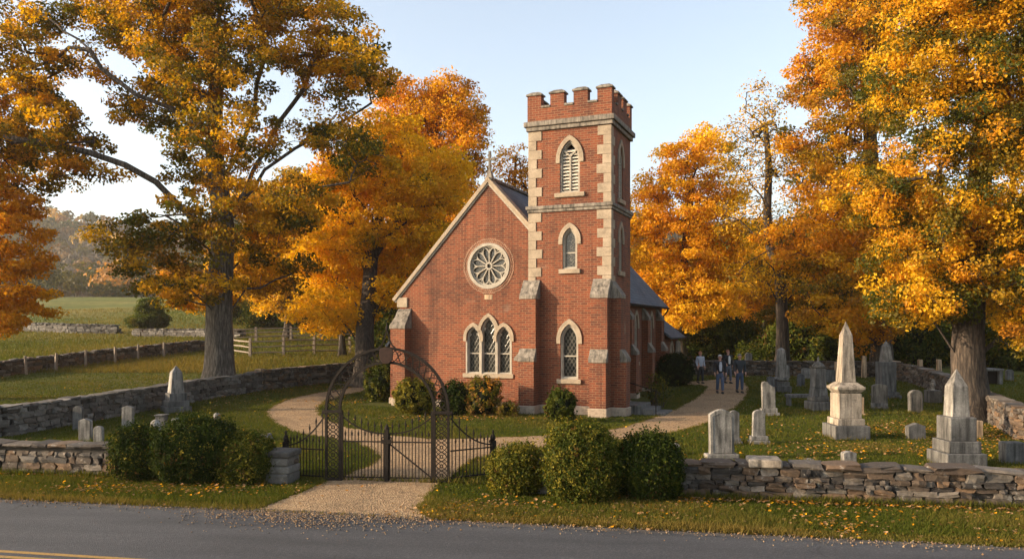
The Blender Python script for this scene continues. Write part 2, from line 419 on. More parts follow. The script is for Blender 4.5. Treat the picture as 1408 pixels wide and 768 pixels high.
RD, RN = Vector((.982, -.188, 0)), Vector((-.188, -.982, 0))      # along the road; from its far edge towards the viewer
RO = Vector((-9.58, 14.8, 0))
def road_pt(s, d): return RO + RD * s + RN * d
def road():
    m, nt, bs = newmat('asphalt')
    ob = coords(nt)
    c = ramp(nt, noise(nt, mapping(nt, ob, (.25, 1.1, 1)), .9, 6, .65), [(.3, (.029, .029, .031)), (.5, (.041, .041, .044)), (.7, (.055, .055, .058))])
    sp = nd(nt, 'ShaderNodeTexVoronoi', i_Scale=55.0); lk(nt, ob, sp.inputs['Vector'])
    c = mix(nt, .75, c, ramp(nt, sp.outputs['Color'], [(.1, (.55, .55, .56)), (.6, (1, 1, 1)), (.95, (1.9, 1.85, 1.8))]), 'MULTIPLY')
    spk = noise(nt, ob, 9, 3, .8)
    c = mix(nt, ramp(nt, spk, [(.74, (0, 0, 0)), (.78, (.5, .5, .5))]), c, (.16, .155, .145))
    dt = nt.nodes.new('ShaderNodeVectorMath'); dt.operation = 'DOT_PRODUCT'; lk(nt, ob, dt.inputs[0]); dt.inputs[1].default_value = tuple(RN)
    dd = mth(nt, 'SUBTRACT', dt.outputs['Value'], RO.dot(RN))      # metres from the far edge: worn wheel tracks and a patched strip
    wv = mth(nt, 'ADD', dd, mth(nt, 'MULTIPLY', noise(nt, ob, .6, 3), .5))
    tr = mth(nt, 'ABSOLUTE', mth(nt, 'SUBTRACT', mth(nt, 'PINGPONG', mth(nt, 'SUBTRACT', wv, .35), .8), .4))
    c = mix(nt, .55, c, ramp(nt, tr, [(0, (1.18, 1.17, 1.15)), (.22, (1, 1, 1)), (.4, (.8, .8, .81))]), 'MULTIPLY')
    eg = mth(nt, 'LESS_THAN', mth(nt, 'ADD', dd, mth(nt, 'MULTIPLY', noise(nt, ob, 2.5, 5, .7), -.5)), -.02)
    c = mix(nt, mth(nt, 'MULTIPLY', eg, .5), c, (.12, .095, .07))
    vo = nd(nt, 'ShaderNodeTexVoronoi', i_Scale=.42, feature='DISTANCE_TO_EDGE')
    wob = nd(nt, 'ShaderNodeTexNoise', i_Scale=1.2, i_Detail=5.0); lk(nt, ob, wob.inputs['Vector'])
    lk(nt, mix(nt, .25, ob, wob.outputs['Color'], 'ADD'), vo.inputs['Vector'])
    crack = mth(nt, 'MULTIPLY', mth(nt, 'LESS_THAN', vo.outputs['Distance'], .006), mth(nt, 'GREATER_THAN', noise(nt, ob, .35, 3), .56))
    c = mix(nt, mth(nt, 'MULTIPLY', crack, .7), c, (.02, .02, .021))
    lk(nt, c, bs.inputs['Base Color']); bs.inputs['Roughness'].default_value = .82
    bump(nt, bs, mth(nt, 'SUBTRACT', sp.outputs['Distance'], crack), .5, .008)
    rng = np.random.default_rng(3)
    ss = np.concatenate([np.arange(-300, -12, 8), np.arange(-12, 34, .12), np.arange(34, 301, 8)])
    V, fs = [], []
    off = np.cumsum(rng.normal(0, .02, len(ss))); off -= np.convolve(off, np.ones(40) / 40, 'same'); off = np.clip(off, -.16, .16) + rng.normal(0, .025, len(ss))
    for k, s in enumerate(ss):
        a, b, c2 = road_pt(s, off[k]), road_pt(s, 1.0), road_pt(s, 6.3)
        V += [(a.x, a.y, .005), (b.x, b.y, .012), (c2.x, c2.y, .012)]
    for k in range(len(ss) - 1):
        for j in range(2): fs.append((3*k+j, 3*k+j+1, 3*(k+1)+j+1, 3*(k+1)+j))
    mb = MB(); mb.add(V, [f[::-1] for f in fs]); o = mb.build('road', m); tag(o, kind='structure')
    if o.data.polygons[0].normal.z < 0: o.data.flip_normals()
    m, nt, bs = newmat('worn_yellow_paint'); ob = coords(nt)
    lk(nt, ramp(nt, noise(nt, ob, 24, 5, .75), [(.33, (.10, .085, .06)), (.45, (.30, .17, .035)), (.7, (.38, .225, .045))]), bs.inputs['Base Color'])
    bs.inputs['Roughness'].default_value = .7
    mb = MB()
    for d in (2.97, 3.2):
        q = [road_pt(-300, d), road_pt(300, d), road_pt(300, d + .1), road_pt(-300, d + .1)]
        mb.add([(p.x, p.y, .016) for p in q], [(3, 2, 1, 0)])
    tag(mb.build('road_marking', m), kind='structure')
road()

PATHPX = [(362,697),(410,680),(455,661),(480,652),(505,643),(525,632),(522,624),(500,612),(455,603),(420,597),(390,588),(370,577),(364,567),(372,559),(395,549),(430,541),(470,535),(498,530),
 (506,537),(475,543),(450,550),(438,558),(438,568),(455,580),(495,592),(545,601),(610,604),(680,602),(745,599),(800,596),(850,590),(885,579),(925,565),(955,548),(968,537),(972,530),(950,529),(925,529),
 (925,525),(960,524),(985,522),(1000,517),(1015,519),(1028,528),(1031,540),(1018,557),(985,577),(940,592),(880,602),(800,611),(740,617),(680,623),(640,636),(622,652),(605,664),(580,690),(592,707)]
def chaikin(p, n=2):
    for _ in range(n):
        q = [p[0]]
        for a, b in zip(p[:-1], p[1:]): q += [a * .75 + b * .25, a * .25 + b * .75]
        p = q + [p[-1]]
    return p
def inside(poly, x, y):
    c = np.zeros(len(x), bool); n = len(poly)
    for i in range(n):
        x0, y0 = poly[i]; x1, y1 = poly[(i + 1) % n]
        if y0 == y1: continue
        k = ((y0 > y) != (y1 > y)) & (x < (x1 - x0) * (y - y0) / (y1 - y0) + x0)
        c ^= k
    return c
pw = [Vector((q.x, q.y)) for q in (P(*p) for p in PATHPX)]
pw[0] = Vector(road_pt((pw[0] - Vector(RO[:2])).dot(Vector(RD[:2])), .05)[:2]); pw[-1] = Vector(road_pt((pw[-1] - Vector(RO[:2])).dot(Vector(RD[:2])), .05)[:2])
pw = chaikin(pw, 2)
rngp = np.random.default_rng(5)
dense = []
for a, b in zip(pw[:-1], pw[1:]):
    k = max(1, int((b - a).length / .12))
    dense += [a.lerp(b, i / k) for i in range(k)]
dense.append(pw[-1])
_w = np.convolve(rngp.normal(0, 1, (len(dense) + 8)), np.ones(5) / 5, 'same')[4:-4] * .09
PATH = [(p.x + rngp.normal(0, .025) + _w[i] * .7, p.y + rngp.normal(0, .025) + _w[i]) for i, p in enumerate(dense)]
def path():
    m, nt, bs = newmat('pea_gravel'); ob = coords(nt)
    v = nd(nt, 'ShaderNodeTexVoronoi', i_Scale=30.0); lk(nt, ob, v.inputs['Vector'])
    c = ramp(nt, v.outputs['Color'], [(.05, (.12, .07, .032)), (.4, (.28, .172, .083)), (.75, (.38, .252, .13)), (1, (.48, .36, .21))])
    c = mix(nt, .7, c, ramp(nt, noise(nt, ob, .9, 5, .65), [(.3, (.52, .5, .47)), (.5, (.95, .94, .92)), (.72, (1.2, 1.17, 1.1))]), 'MULTIPLY')
    c = mix(nt, .6, c, ramp(nt, noise(nt, ob, 11, 4, .7), [(.32, (.5, .48, .45)), (.5, (1, 1, 1)), (.7, (1.2, 1.2, 1.2))]), 'MULTIPLY')
    lk(nt, c, bs.inputs['Base Color']); bs.inputs['Roughness'].default_value = .95
    bump(nt, bs, mth(nt, 'ADD', v.outputs['Distance'], noise(nt, ob, 6, 4)), .9, .03)
    pts = list(PATH); n = len(pts)
    arr = np.array(pts)
    gx, gy = np.meshgrid(np.arange(arr[:, 0].min(), arr[:, 0].max(), .4), np.arange(arr[:, 1].min(), arr[:, 1].max(), .4))
    gx, gy = gx.ravel(), gy.ravel(); k = inside(pts, gx, gy); gx, gy = gx[k], gy[k]
    vs = [Vector(p) for p in pts] + [Vector((a, b)) for a, b in zip(gx, gy)]
    r = delaunay_2d_cdt(vs, [(i, (i + 1) % n) for i in range(n)], [], 1, 1e-5)
    vv = [(p.x, p.y, tz(p.x, p.y) + .016) for p in r[0]]
    mb = MB(); mb.add(vv, [tuple(f) for f in r[2]]); o = mb.build('gravel_path', m)
    if sum(p.normal.z for p in o.data.polygons) < 0: o.data.flip_normals()
    tag(o, kind='structure')
path()

# ------------------------------------------------------------------ stone walls
_g = [(a, b, c) for a in (-1, 0, 1) for b in (-1, 0, 1) for c in (-1, 0, 1) if (a, b, c) != (0, 0, 0)]
_ix = {g: i for i, g in enumerate(_g)}
_SV = np.array(_g, float)
_SF = []
for ax in range(3):
    for sg in (-1, 1):
        for p in (-1, 0):
            for q in (-1, 0):
                def key(i, j):
                    k = [0, 0, 0]; k[ax] = sg; k[(ax + 1) % 3] = i; k[(ax + 2) % 3] = j; return _ix[tuple(k)]
                f = [key(p, q), key(p + 1, q), key(p + 1, q + 1), key(p, q + 1)]
                _SF.append(f if sg > 0 else f[::-1])
_SF = np.array(_SF)
_l = np.linalg.norm(_SV, axis=1)[:, None]
_SVR = _SV * .79 + _SV / _l * .27
def stones(name, items, mat, parent=None, rng=None, jit=.13):
    """items: rows cx cy cz, half length, half depth, half height, heading"""
    it = np.array(items); n = len(it)
    loc = _SVR[None] + rng.normal(0, jit, (n, 26, 3))
    loc = loc * it[:, None, 3:6]
    c, s = np.cos(it[:, 6])[:, None], np.sin(it[:, 6])[:, None]
    tilt = rng.normal(0, .05, n)[:, None]
    z = loc[..., 2] + loc[..., 0] * tilt
    co = np.stack([loc[..., 0] * c - loc[..., 1] * s + it[:, 0:1], loc[..., 0] * s + loc[..., 1] * c + it[:, 1:2], z + it[:, 2:3]], -1).reshape(-1, 3)
    f = (_SF[None] + (np.arange(n) * 26)[:, None, None]).reshape(-1, 4)
    return np_mesh(name, co, f, mat, parent, smooth=False)
def drystone(name, pts, height, thick, label, group=None, mat='rubble', sl=(.12, .42), ch=(.06, .17), seed=1, cap=True, caps=(.25, .75), ragged=.0, capmat=None):
    rng = np.random.default_rng(seed)
    pts = [Vector((p[0], p[1])) for p in pts]
    seg = [(a, b, (b - a).length) for a, b in zip(pts[:-1], pts[1:])]; L = sum(s[2] for s in seg)
    def pos(s):
        for a, b, l in seg:
            if s <= l or (a, b, l) == seg[-1]:
                d = (b - a) / l; return a + d * s, math.atan2(d.y, d.x), Vector((-d.y, d.x))
            s -= l
    hh = height if callable(height) else (lambda s: height)
    items, caps_i = [], []
    for side in (-1, 1):
        z = -.08
        zt = 0
        while True:
            h = rng.uniform(*ch)
            s = rng.uniform(-.2, 0); lim = max(hh(0), hh(L))
            if z + h * .6 > lim: break
            while s < L:
                l = rng.uniform(*sl) * (1.25 if h > np.mean(ch) else .85)
                sc = min(max(s + l / 2, 0), L)
                H = hh(sc) + (rng.normal(0, ragged) if ragged else 0)
                if z + h * .7 < H:
                    p, a, nn = pos(sc); d = rng.uniform(.11, .15)
                    q = p + nn * side * (thick / 2 - .13 + rng.normal(0, .016))
                    items.append((q.x, q.y, tz(p.x, p.y) + z + h / 2, l / 2 * .95, d, h / 2 * .95, a))
                s += l + .008
            z += h * .97
    if cap:
        s = 0
        while s < L:
            l = rng.uniform(*caps); sc = min(s + l / 2, L); p, a, nn = pos(sc); h = rng.uniform(.06, .11)
            caps_i.append((p.x, p.y, tz(p.x, p.y) + hh(sc) + h / 2 - .02, l / 2 * .97, thick / 2 + rng.uniform(-.01, .05), h / 2, a))
            s += l
    else:
        s = 0
        while s < L:
            l = rng.uniform(.2, .5); sc = min(s + l / 2, L); p, a, nn = pos(sc)
            for _ in range(2):
                h = rng.uniform(.06, .16); q = p + nn * rng.uniform(-.3, .3) * thick
                items.append((q.x, q.y, tz(p.x, p.y) + hh(sc) + h / 2 - .05, l / 2, thick * .33, h / 2, a + rng.normal(0, .2)))
            s += l * .9
    root = stones(name, items, MT[mat], None, rng)
    n = max(2, int(L / 1.0)); mb = MB(); V = []
    for i in range(n + 1):
        p, a, nn = pos(L * i / n); zg = tz(p.x, p.y); H = hh(L * i / n)
        for sg in (1, -1):
            for z in (-.3, H - .02): V.append((p.x + nn.x * sg * (thick / 2 - .07), p.y + nn.y * sg * (thick / 2 - .07), zg + z))
    fs = []
    for i in range(n):
        a, b = 4 * i, 4 * i + 4
        fs += [(a, b, b+1, a+1), (a+2, a+3, b+3, b+2), (a+1, b+1, b+3, a+3)]
    fs += [(0, 1, 3, 2), (4*n, 4*n+2, 4*n+3, 4*n+1)]
    mb.add(V, fs); mb.build('wall_core', MT['mortar'], root)
    if cap: stones('coping', caps_i, MT[capmat or mat], root, rng, .1)
    tag(root, label, 'stone wall', group)
    return root
def fw(x, d=0.): return (x, 15.655 - .1706 * x + d)      # the line of the roadside wall
FW_A = math.atan2(-.1706, 1)
drystone('stone_wall', [fw(x) for x in (-22, -12, -4.75)], lambda s: .62, .5, 'low roadside wall of grey fieldstones left of the iron gate, partly behind three evergreen bushes', seed=11)
drystone('stone_wall', [fw(x) for x in (.55, 8, 15)], lambda s: .62, .5, 'low roadside wall of brown rubble right of the gate in front of the gravestones', seed=12, sl=(.12, .46))
def yard(pp): return [P(*p)[:2] for p in pp]
lw = [(-22, 19.5)] + [tuple(P(*p)[:2]) for p in ((0, 600), (60, 590), (150, 573), (240, 556), (300, 545), (352, 537))]
drystone('stone_wall', lw, .82, .5, 'churchyard wall of round grey stones along the pasture, ending behind the big oak trunk', mat='rubble_grey', seed=13, sl=(.2, .5), ch=(.12, .22))
lw2 = [tuple(P(*p)[:2]) for p in ((362, 536), (420, 529), (470, 524), (530, 519))]
drystone('stone_wall', lw2, .9, .45, 'dark churchyard wall between the stone gatepost and the church, beyond the gravel path', seed=14)
rw = [tuple(P(*p)[:2]) for p in ((1226, 519), (1262, 528), (1300, 541), (1340, 566), (1376, 585), (1408, 604))] + [(15, 18), (15.6, 13.6)]
drystone('stone_wall', rw, .85, .5, 'curving churchyard wall with flat coping running past the great maple on the right', seed=15, mat='rubble')
bw = [tuple(P(*p)[:2]) for p in ((880, 516), (960, 515), (1050, 516), (1140, 517), (1224, 518))]
drystone('stone_wall', bw, .8, .45, 'long far churchyard wall behind the walkers and the rear graves', seed=16)
f1 = [tuple(P(*p)[:2]) for p in ((-120, 529), (0, 517), (60, 509), (150, 497), (250, 485), (300, 481))]
drystone('stone_wall', f1, .78, .6, 'dark loose fieldstone wall with fence posts crossing the near pasture', mat='rubble', seed=17, cap=False, ragged=.08, ch=(.13, .24), sl=(.25, .6))
drystone('stone_wall', [tuple(P(*p)[:2]) for p in ((-40, 455), (48, 456), (100, 457.5), (160, 459))], .85, .8, 'broken fieldstone wall far out in the green field left of the dark evergreen', mat='rubble_grey', seed=18, cap=False, ragged=.1, ch=(.2, .32), sl=(.35, .8))
drystone('stone_wall', [tuple(P(*p)[:2]) for p in ((186, 462), (225, 463), (262, 463), (330, 464))], .7, .8, 'low heap of fieldstones under the dark evergreen in the field', mat='rubble_grey', seed=19, cap=False, ragged=.1, ch=(.2, .3), sl=(.35, .8))

# gatepost stone at the break of the left churchyard wall
p = P(357, 536); mb = MB(); mb.box(-.2, .2, -.2, .2, -.2, 1.02)
o = mb.build('stone_gatepost', MT['tan'], loc=p, bevel=.03); tag(o, 'squared tan gatepost stone at the end of the wall right of the oak', 'gatepost')
p = P(1228, 519); mb = MB(); mb.box(-.3, .3, -.3, .3, -.2, .95)
o = mb.build('wall_pier', MT['tan'], loc=p, bevel=.03); tag(o, 'sunlit square pier where the far wall meets the curving wall', 'wall pier')
p = fw(-4.72); mb = MB(); mb.box(-.3, .2, -.30, .30, -.2, .2); mb.box(-.29, .21, -.27, .29, .2, .36); mb.box(-.31, .19, -.29, .30, .36, .53); mb.box(-.33, .23, -.31, .32, .53, .66)
o = mb.build('wall_pier', MT['rubble_grey'], loc=(p[0], p[1], 0), bevel=.035); o.rotation_euler.z = FW_A
tag(o, 'squared stone pier ending the roadside wall beside the left iron fence panel', 'wall pier')
p = fw(.5); mb = MB(); mb.box(-.3, .3, -.32, .32, -.2, .52); mb.box(-.36, .36, -.36, .36, .52, .68)
o = mb.build('wall_pier', MT['marble'], loc=(p[0], p[1], 0), bevel=.03); o.rotation_euler.z = FW_A
tag(o, 'pale capped pier peeping out between two bushes right of the gate', 'wall pier')
p = fw(4.72); mb = MB(); mb.box(-.3, .3, -.3, .27, 0, .15)
o = mb.build('coping_block', MT['marble_warm'], loc=(p[0], p[1], .615), bevel=.03); o.rotation_euler.z = FW_A
tag(o, 'long whitish coping block lying on top of the roadside wall', 'stone block')

# ------------------------------------------------------------------ church
CH = empty('brick_church', (3.56, 28.5, 0), -R(22.3), 'red brick church with a battlemented corner tower and a rose window in its gable', 'church')
UX, UY, UZ = Vector((1, 0, 0)), Vector((0, 1, 0)), Vector((0, 0, 1))
FR = ((1, 0, 0), (0, 0, 1), (0, -1, 0))            # a wall facing the road
SR = ((0, 1, 0), (0, 0, 1), (1, 0, 0))             # a wall facing right
SL = ((0, -1, 0), (0, 0, 1), (-1, 0, 0))
BK = ((-1, 0, 0), (0, 0, 1), (0, 1, 0))
def lancet(cx, z0, zs, za, w, k=8):
    h = za - zs; Rr = (h * h + w * w / 4) / w; th = math.acos((Rr - w / 2) / Rr)
    pts = [(cx - w/2, z0), (cx + w/2, z0)]
    pts += [(cx + w/2 - Rr + Rr * math.cos(th * i / k), zs + Rr * math.sin(th * i / k)) for i in range(k + 1)]
    pts += [(cx - w/2 + Rr - Rr * math.cos(th * i / k), zs + Rr * math.sin(th * i / k)) for i in range(k - 1, -1, -1)]
    return pts
def circ(cx, cz, r, k=40, a0=0): return [(cx + r * math.cos(a0 + 2*math.pi*i/k), cz + r * math.sin(a0 + 2*math.pi*i/k)) for i in range(k)]
def hood(mb, o, fr, cx, zs, za, w, t=.15, drop=.14, d=.05):
    a = lancet(cx, zs - drop, zs, za, w)[1:]; b = lancet(cx, zs - drop, zs, za + t * 1.25, w + 2 * t)[1:]
    a.append((cx - w/2, zs - drop)); b.append((cx - w/2 - t, zs - drop))
    mb.strip(a, b, o, *fr, .0, d)
def window(o, fr, cx, z0, zs, za, w, kind='glass', dep=.2, sill=True, hd=True, t=.06, transom=None, sillw=.13):
    n = Vector(fr[2]); mb = MB()
    A = lancet(cx, z0, zs, za, w); B = lancet(cx, z0 + t, zs, za - t * 1.3, w - 2 * t)
    mb.strip(B, A, o, *fr, -dep, -.035, True)
    # inner splayed order
    t2 = t + .035; C = lancet(cx, z0 + t2, zs, za - t2 * 1.3, w - 2 * t2)
    mb.strip(C, B, o, *fr, -dep, -.09, True)
    if transom: mb.ext([(cx - w/2 + t, transom - .025), (cx + w/2 - t, transom - .025), (cx + w/2 - t, transom + .025), (cx - w/2 + t, transom + .025)], o, *fr, -dep, -.10)
    f = mb.build('window', MT['frame'], CH)
    if kind == 'louvre':
        mb = MB(); z = z0 + .14
        while z < za - .3:
            ww = w - .16 if z < zs else (w - .16) * max(.1, 1 - ((z - zs) / (za - zs)) ** 1.6)
            oo = Vector(o) + Vector(fr[0]) * cx + UZ * z
            uu = Vector(fr[0])
            q = [oo - uu*ww/2 - n*.2, oo + uu*ww/2 - n*.2, oo + uu*ww/2 - n*.07, oo - uu*ww/2 - n*.07]
            up = [UZ*.09, UZ*.09, UZ*0, UZ*0]
            top = [a + b + UZ*.025 for a, b in zip(q, up)]; bot = [a + b for a, b in zip(q, up)]
            mb.add(bot + top, [(3,2,1,0),(4,5,6,7),(0,1,5,4),(1,2,6,5),(2,3,7,6),(3,0,4,7)])
            z += .125
        mb.build('louvre_slats', MT['louvre'], f)
        mb = MB(); m = .03
        mb.ext([(cx-m, z0+.06), (cx+m, z0+.06), (cx+m, zs+.1), (cx-m, zs+.1)], o, *fr, -.1, -.045)
        for sg in (-1, 1):
            pts = [Vector(o) + Vector(fr[0])*(cx + sg*(w/2-.08)*math.sin(a)**1.3) + UZ*(zs + .08 + (za-zs-.3)*a/1.57) - n*.07 for a in np.linspace(0, 1.57, 7)]
            mb.poly(pts, .05, .05, n)
        mb.build('tracery', MT['frame'], f)
        back = MB(); back.ext(lancet(cx, z0, zs, za, w - .02), o, *fr, -.32, -.3); back.build('dark_void', MT['iron'], f)
    else:
        g = MB(); g.ext(lancet(cx, z0 + .02, zs, za - .03, w - .04), o, *fr, -.16, -.14); g.build('glass', MT[kind], f)
    if sill:
        s = MB(); hw = w / 2 + sillw
        s.ext([(cx-hw, z0-.16), (cx+hw, z0-.16), (cx+hw, z0+.004), (cx-hw, z0+.004)], o, *fr, -.1, .09); s.build('sill', MT['dress'], f, bevel=.015)
    if hd:
        s = MB(); hood(s, o, fr, cx, zs, za, w); s.build('hood_mould', MT['dress'], f)
    return f
# --- tower
TW, TD, ZC = 3.15, 2.9, 10.62
tf = (0, 0, 0)
T1 = lancet(-1.55, 8.15, 9.4, 10.08, .76); T2 = lancet(-1.55, 5.34, 6.4, 6.86, .56); T3 = lancet(-1.57, 1.3, 2.75, 3.33, .68)
S1 = lancet(1.4, 8.0, 9.4, 10.08, .62); S2 = lancet(1.4, 5.3, 6.5, 7.0, .5); S3 = lancet(1.45, 2.0, 3.1, 3.7, .6)
mb = MB()
mb.panel([(-TW, -.3), (0, -.3), (0, ZC), (-TW, ZC)], [T1, T2, T3], tf, *FR, .32)
mb.panel([(0, -.3), (TD, -.3), (TD, ZC), (0, ZC)], [S1, S2, S3], tf, *SR, .32)
mb.panel([(-TD, -.3), (0, -.3), (0, ZC), (-TD, ZC)], [], (-TW, 0, 0), *SL, .3)
mb.panel([(0, -.3), (TW, -.3), (TW, ZC), (0, ZC)], [], (0, TD, 0), *BK, .3)
mb.box(-TW+.1, -.1, .1, TD-.1, ZC-.3, ZC-.05)
tower = mb.build('tower', MT['brick'], CH)
window(tf, FR, -1.55, 8.15, 9.4, 10.08, .76, 'louvre', sillw=.2)
window(tf, FR, -1.55, 5.34, 6.4, 6.86, .56, 'glass2', transom=5.95)
window(tf, FR, -1.57, 1.3, 2.75, 3.33, .68, 'glass', transom=2.15)
window(tf, SR, 1.4, 8.0, 9.4, 10.08, .62, 'louvre'); window(tf, SR, 1.4, 5.3, 6.5, 7.0, .5, 'glass2', transom=6.0); window(tf, SR, 1.45, 2.0, 3.1, 3.7, .6, 'glass', transom=2.6)
def band(name, z0, z1, out, mat='weather'):
    s = MB(); e = out
    s.box(-TW-e, e, -e, TD+e, z0 + (z1-z0)*.45, z1); e2 = out * .55
    s.box(-TW-e2, e2, -e2, TD+e2, z0, z0 + (z1-z0)*.45)
    return s.build(name, MT[mat], CH, bevel=.02)
band('cornice', 10.52, 10.86, .17); band('string_course', 7.48, 7.72, .11, 'weather')
# battlements
PB = 10.86; e = .05; s = MB()
for (x0, x1, y0, y1) in ((-TW-e, e, -e, .27), (-TW-e, e, TD-.27, TD+e), (-TW-e, -TW+.27, .27, TD-.27), (-.27, e, .27, TD-.27)): s.box(x0, x1, y0, y1, PB, 11.36)
s.build('parapet', MT['brick'], CH)
def merlon(x0, x1, y0, y1):
    s = MB(); s.box(x0, x1, y0, y1, 11.36, 11.84); r = s.build('merlon', MT['brick'], CH)
    w, d = (x1 - x0) / 2, (y1 - y0) / 2; c = MB()
    tw, td = (w - .02, .08) if w > d else (.08, d - .02)
    if abs(w - d) < .12: tw, td = w - .12, d - .08
    x, y = (x0 + x1) / 2, (y0 + y1) / 2; k = .05
    c.add([(x+a*(w+k), y+b2*(d+k), 11.84) for a, b2 in ((-1,-1),(1,-1),(1,1),(-1,1))] + [(x+a*(w+k), y+b2*(d+k), 11.9) for a, b2 in ((-1,-1),(1,-1),(1,1),(-1,1))] + [(x+a*tw, y+b2*td, 12.0) for a, b2 in ((-1,-1),(1,-1),(1,1),(-1,1))],
          [(3,2,1,0),(8,9,10,11)] + [(j+i, j+(i+1) % 4, j+4+(i+1) % 4, j+4+i) for j in (0, 4) for i in range(4)])
    c.build('merlon_cap', MT['weather'], r, bevel=.012)
def merlons(n, L, horizontal, c0):
    mw = .54; gap = (L - n * mw) / (n - 1)
    for i in range(n):
        a = i * (mw + gap); b = a + mw
        if horizontal: merlon(-TW-e+a, -TW-e+b, c0, c0 + .32)
        elif 0 < i < n - 1: merlon(c0, c0 + .32, -e+a, -e+b)
        if i < n - 1:
            c = MB()
            if horizontal: c.box(-TW-e+b+.004, -TW-e+b+gap-.004, c0-.04, c0+.36, 11.363, 11.44)
            else: c.box(c0-.04, c0+.36, -e+b+.05, -e+b+gap-.05, 11.363, 11.44)
            c.build('crenel_sill', MT['weather'], CH, bevel=.012)
merlons(4, TW+2*e, True, -e); merlons(4, TW+2*e, True, TD-.27); merlons(4, TD+2*e, False, -.27); merlons(4, TD+2*e, False, -TW-e)
# quoins
rq = random.Random(4)
def quoins(z0, z1, xc, sx, yc=0.):
    q = MB(); n = round((z1 - z0) / .36); h = (z1 - z0) / n
    for i in range(n):
        a, b = (.5, .28) if i % 2 else (.29, .5)
        a += rq.uniform(-.03, .03); b += rq.uniform(-.03, .03)
        x0, x1 = (xc - a, xc + .028) if sx > 0 else (xc - .028, xc + a)
        q.box(x0, x1, yc - .028, yc + b, z0 + i*h + .003, z0 + (i+1)*h - .003)
    q.build('quoins', MT['dress'], CH, bevel=.008)
quoins(7.73, 10.5, 0, 1); quoins(7.73, 10.5, -TW, -1); quoins(4.75, 7.46, 0, 1); quoins(4.75, 7.46, -TW, -1)
# buttresses
def buttress(o, fr, a0, a1, stages, zb=-.3, plinth=True):
    """a0..a1 along the wall; stages: (z_top, projection) from the ground up, each closed by a sloped weathering"""
    b = MB(); WS = []; z = zb
    for i, (zt, pr) in enumerate(stages):
        nxt = stages[i+1][1] if i + 1 < len(stages) else 0.0
        b.ext([(a0, z), (a1, z), (a1, zt), (a0, zt)], o, *fr, -.05, pr)
        n, u, oo = Vector(fr[2]), Vector(fr[0]), Vector(o)
        sl = (pr - nxt) * 1.15 + .14; e = .035
        prof = [(pr + e, 0), (pr + e, .13), (nxt + .015, sl + .1), (nxt - .03 if nxt else -.05, sl + .1), (nxt - .03 if nxt else -.05, 0)]
        V = []
        for a in (a0 - e, a1 + e): V += [oo + u*a + n*d + UZ*(zt + h) for d, h in prof]
        m = len(prof)
        w = MB(); WS.append(w); w.add(V, [tuple(range(m)), tuple(range(2*m-1, m-1, -1))] + [(j, m+j, m+(j+1) % m, (j+1) % m) for j in range(m)])
        z = zt
    r = b.build('buttress', MT['brick'], CH)
    for w in WS: w.build('weathering', MT['weather'], r, bevel=.012)
    if plinth:
        p = MB(); p.ext([(a0-.05, -.35), (a1+.05, -.35), (a1+.05, .33), (a0-.05, .33)], o, *fr, -.05, stages[0][1] + .05); p.build('plinth', MT['plinth'], r, bevel=.03)
    return r
buttress((0, 0, 0), FR, -3.34, -2.74, [(1.95, .62), (4.25, .42)])
buttress((0, 0, 0), FR, -.62, -.02, [(1.95, .62), (4.25, .42)])
buttress((0, 0, 0), SR, .02, .6, [(1.95, .55), (4.25, .36)])
# weather stones on the left flank of the left tower buttress, where the nave front meets it
b = MB(); b.box(-3.75, -3.37, .06, .5, -.3, 1.95); r = b.build('buttress', MT['brick'], CH)
b = MB(); b.add([(-3.78, .02, 1.95), (-3.36, .02, 1.95), (-3.36, .5, 1.95), (-3.78, .5, 1.95), (-3.36, .02, 2.5), (-3.36, .5, 2.5), (-3.78, .02, 2.05), (-3.78, .5, 2.05)],
                 [(3,2,1,0), (0,1,4,6), (6,4,5,7), (7,5,2,3), (0,6,7,3), (1,2,5,4)]); b.build('weathering', MT['weather'], r)
# plinth course of the tower and nave front
b = MB(); b.box(-2.7, -.66, -.06, .1, -.3, .34); b.box(.0, .06, .62, TD, -.3, .34); b.box(-8.9, -3.4, .44, .6, -.3, .30)
b.build('plinth', MT['plinth'], CH, bevel=.03)

# --- nave
NX0, NX1, NY0, NY1, XA, ZE, ZA = -9.0, -1.07, .5, 14.2, -5.04, 4.5, 8.85
nf = (0, NY0, 0)
RC, RZ = (XA, 5.6), .79
tri = [(-5.69, 2.8, 3.24, .54), (-5.04, 3.03, 3.6, .6), (-4.39, 2.8, 3.24, .54)]
holes = [circ(RC[0], RC[1], .8, 40)] + [lancet(c, 1.4, zs, za, w) for c, zs, za, w in tri]
mb = MB()
mb.panel([(NX0, -.3), (NX1, -.3), (NX1, ZE), (XA, ZA), (NX0, ZE)], holes, nf, *FR, .3)
W1 = [lancet(c, 1.6, 3.3, 3.85, .62) for c in (5.2, 8.35, 11.6)]
mb.panel([(NY0, -.3), (NY1, -.3), (NY1, ZE), (NY0, ZE)], W1, (NX1, 0, 0), *SR, .3)
mb.panel([(-NY1, -.3), (-NY0, -.3), (-NY0, ZE), (-NY1, ZE)], [], (NX0, 0, 0), *SL, .3)
mb.panel([(-NX1, -.3), (-NX0, -.3), (-NX0, ZE), (-XA, ZA), (-NX1, ZE)], [], (0, NY1, 0), *BK, .3)
mb.build('nave_wall', MT['brick'], CH)
for c in (5.2, 8.35, 11.6): window((NX1, 0, 0), SR, c, 1.6, 3.3, 3.85, .62, 'glass')
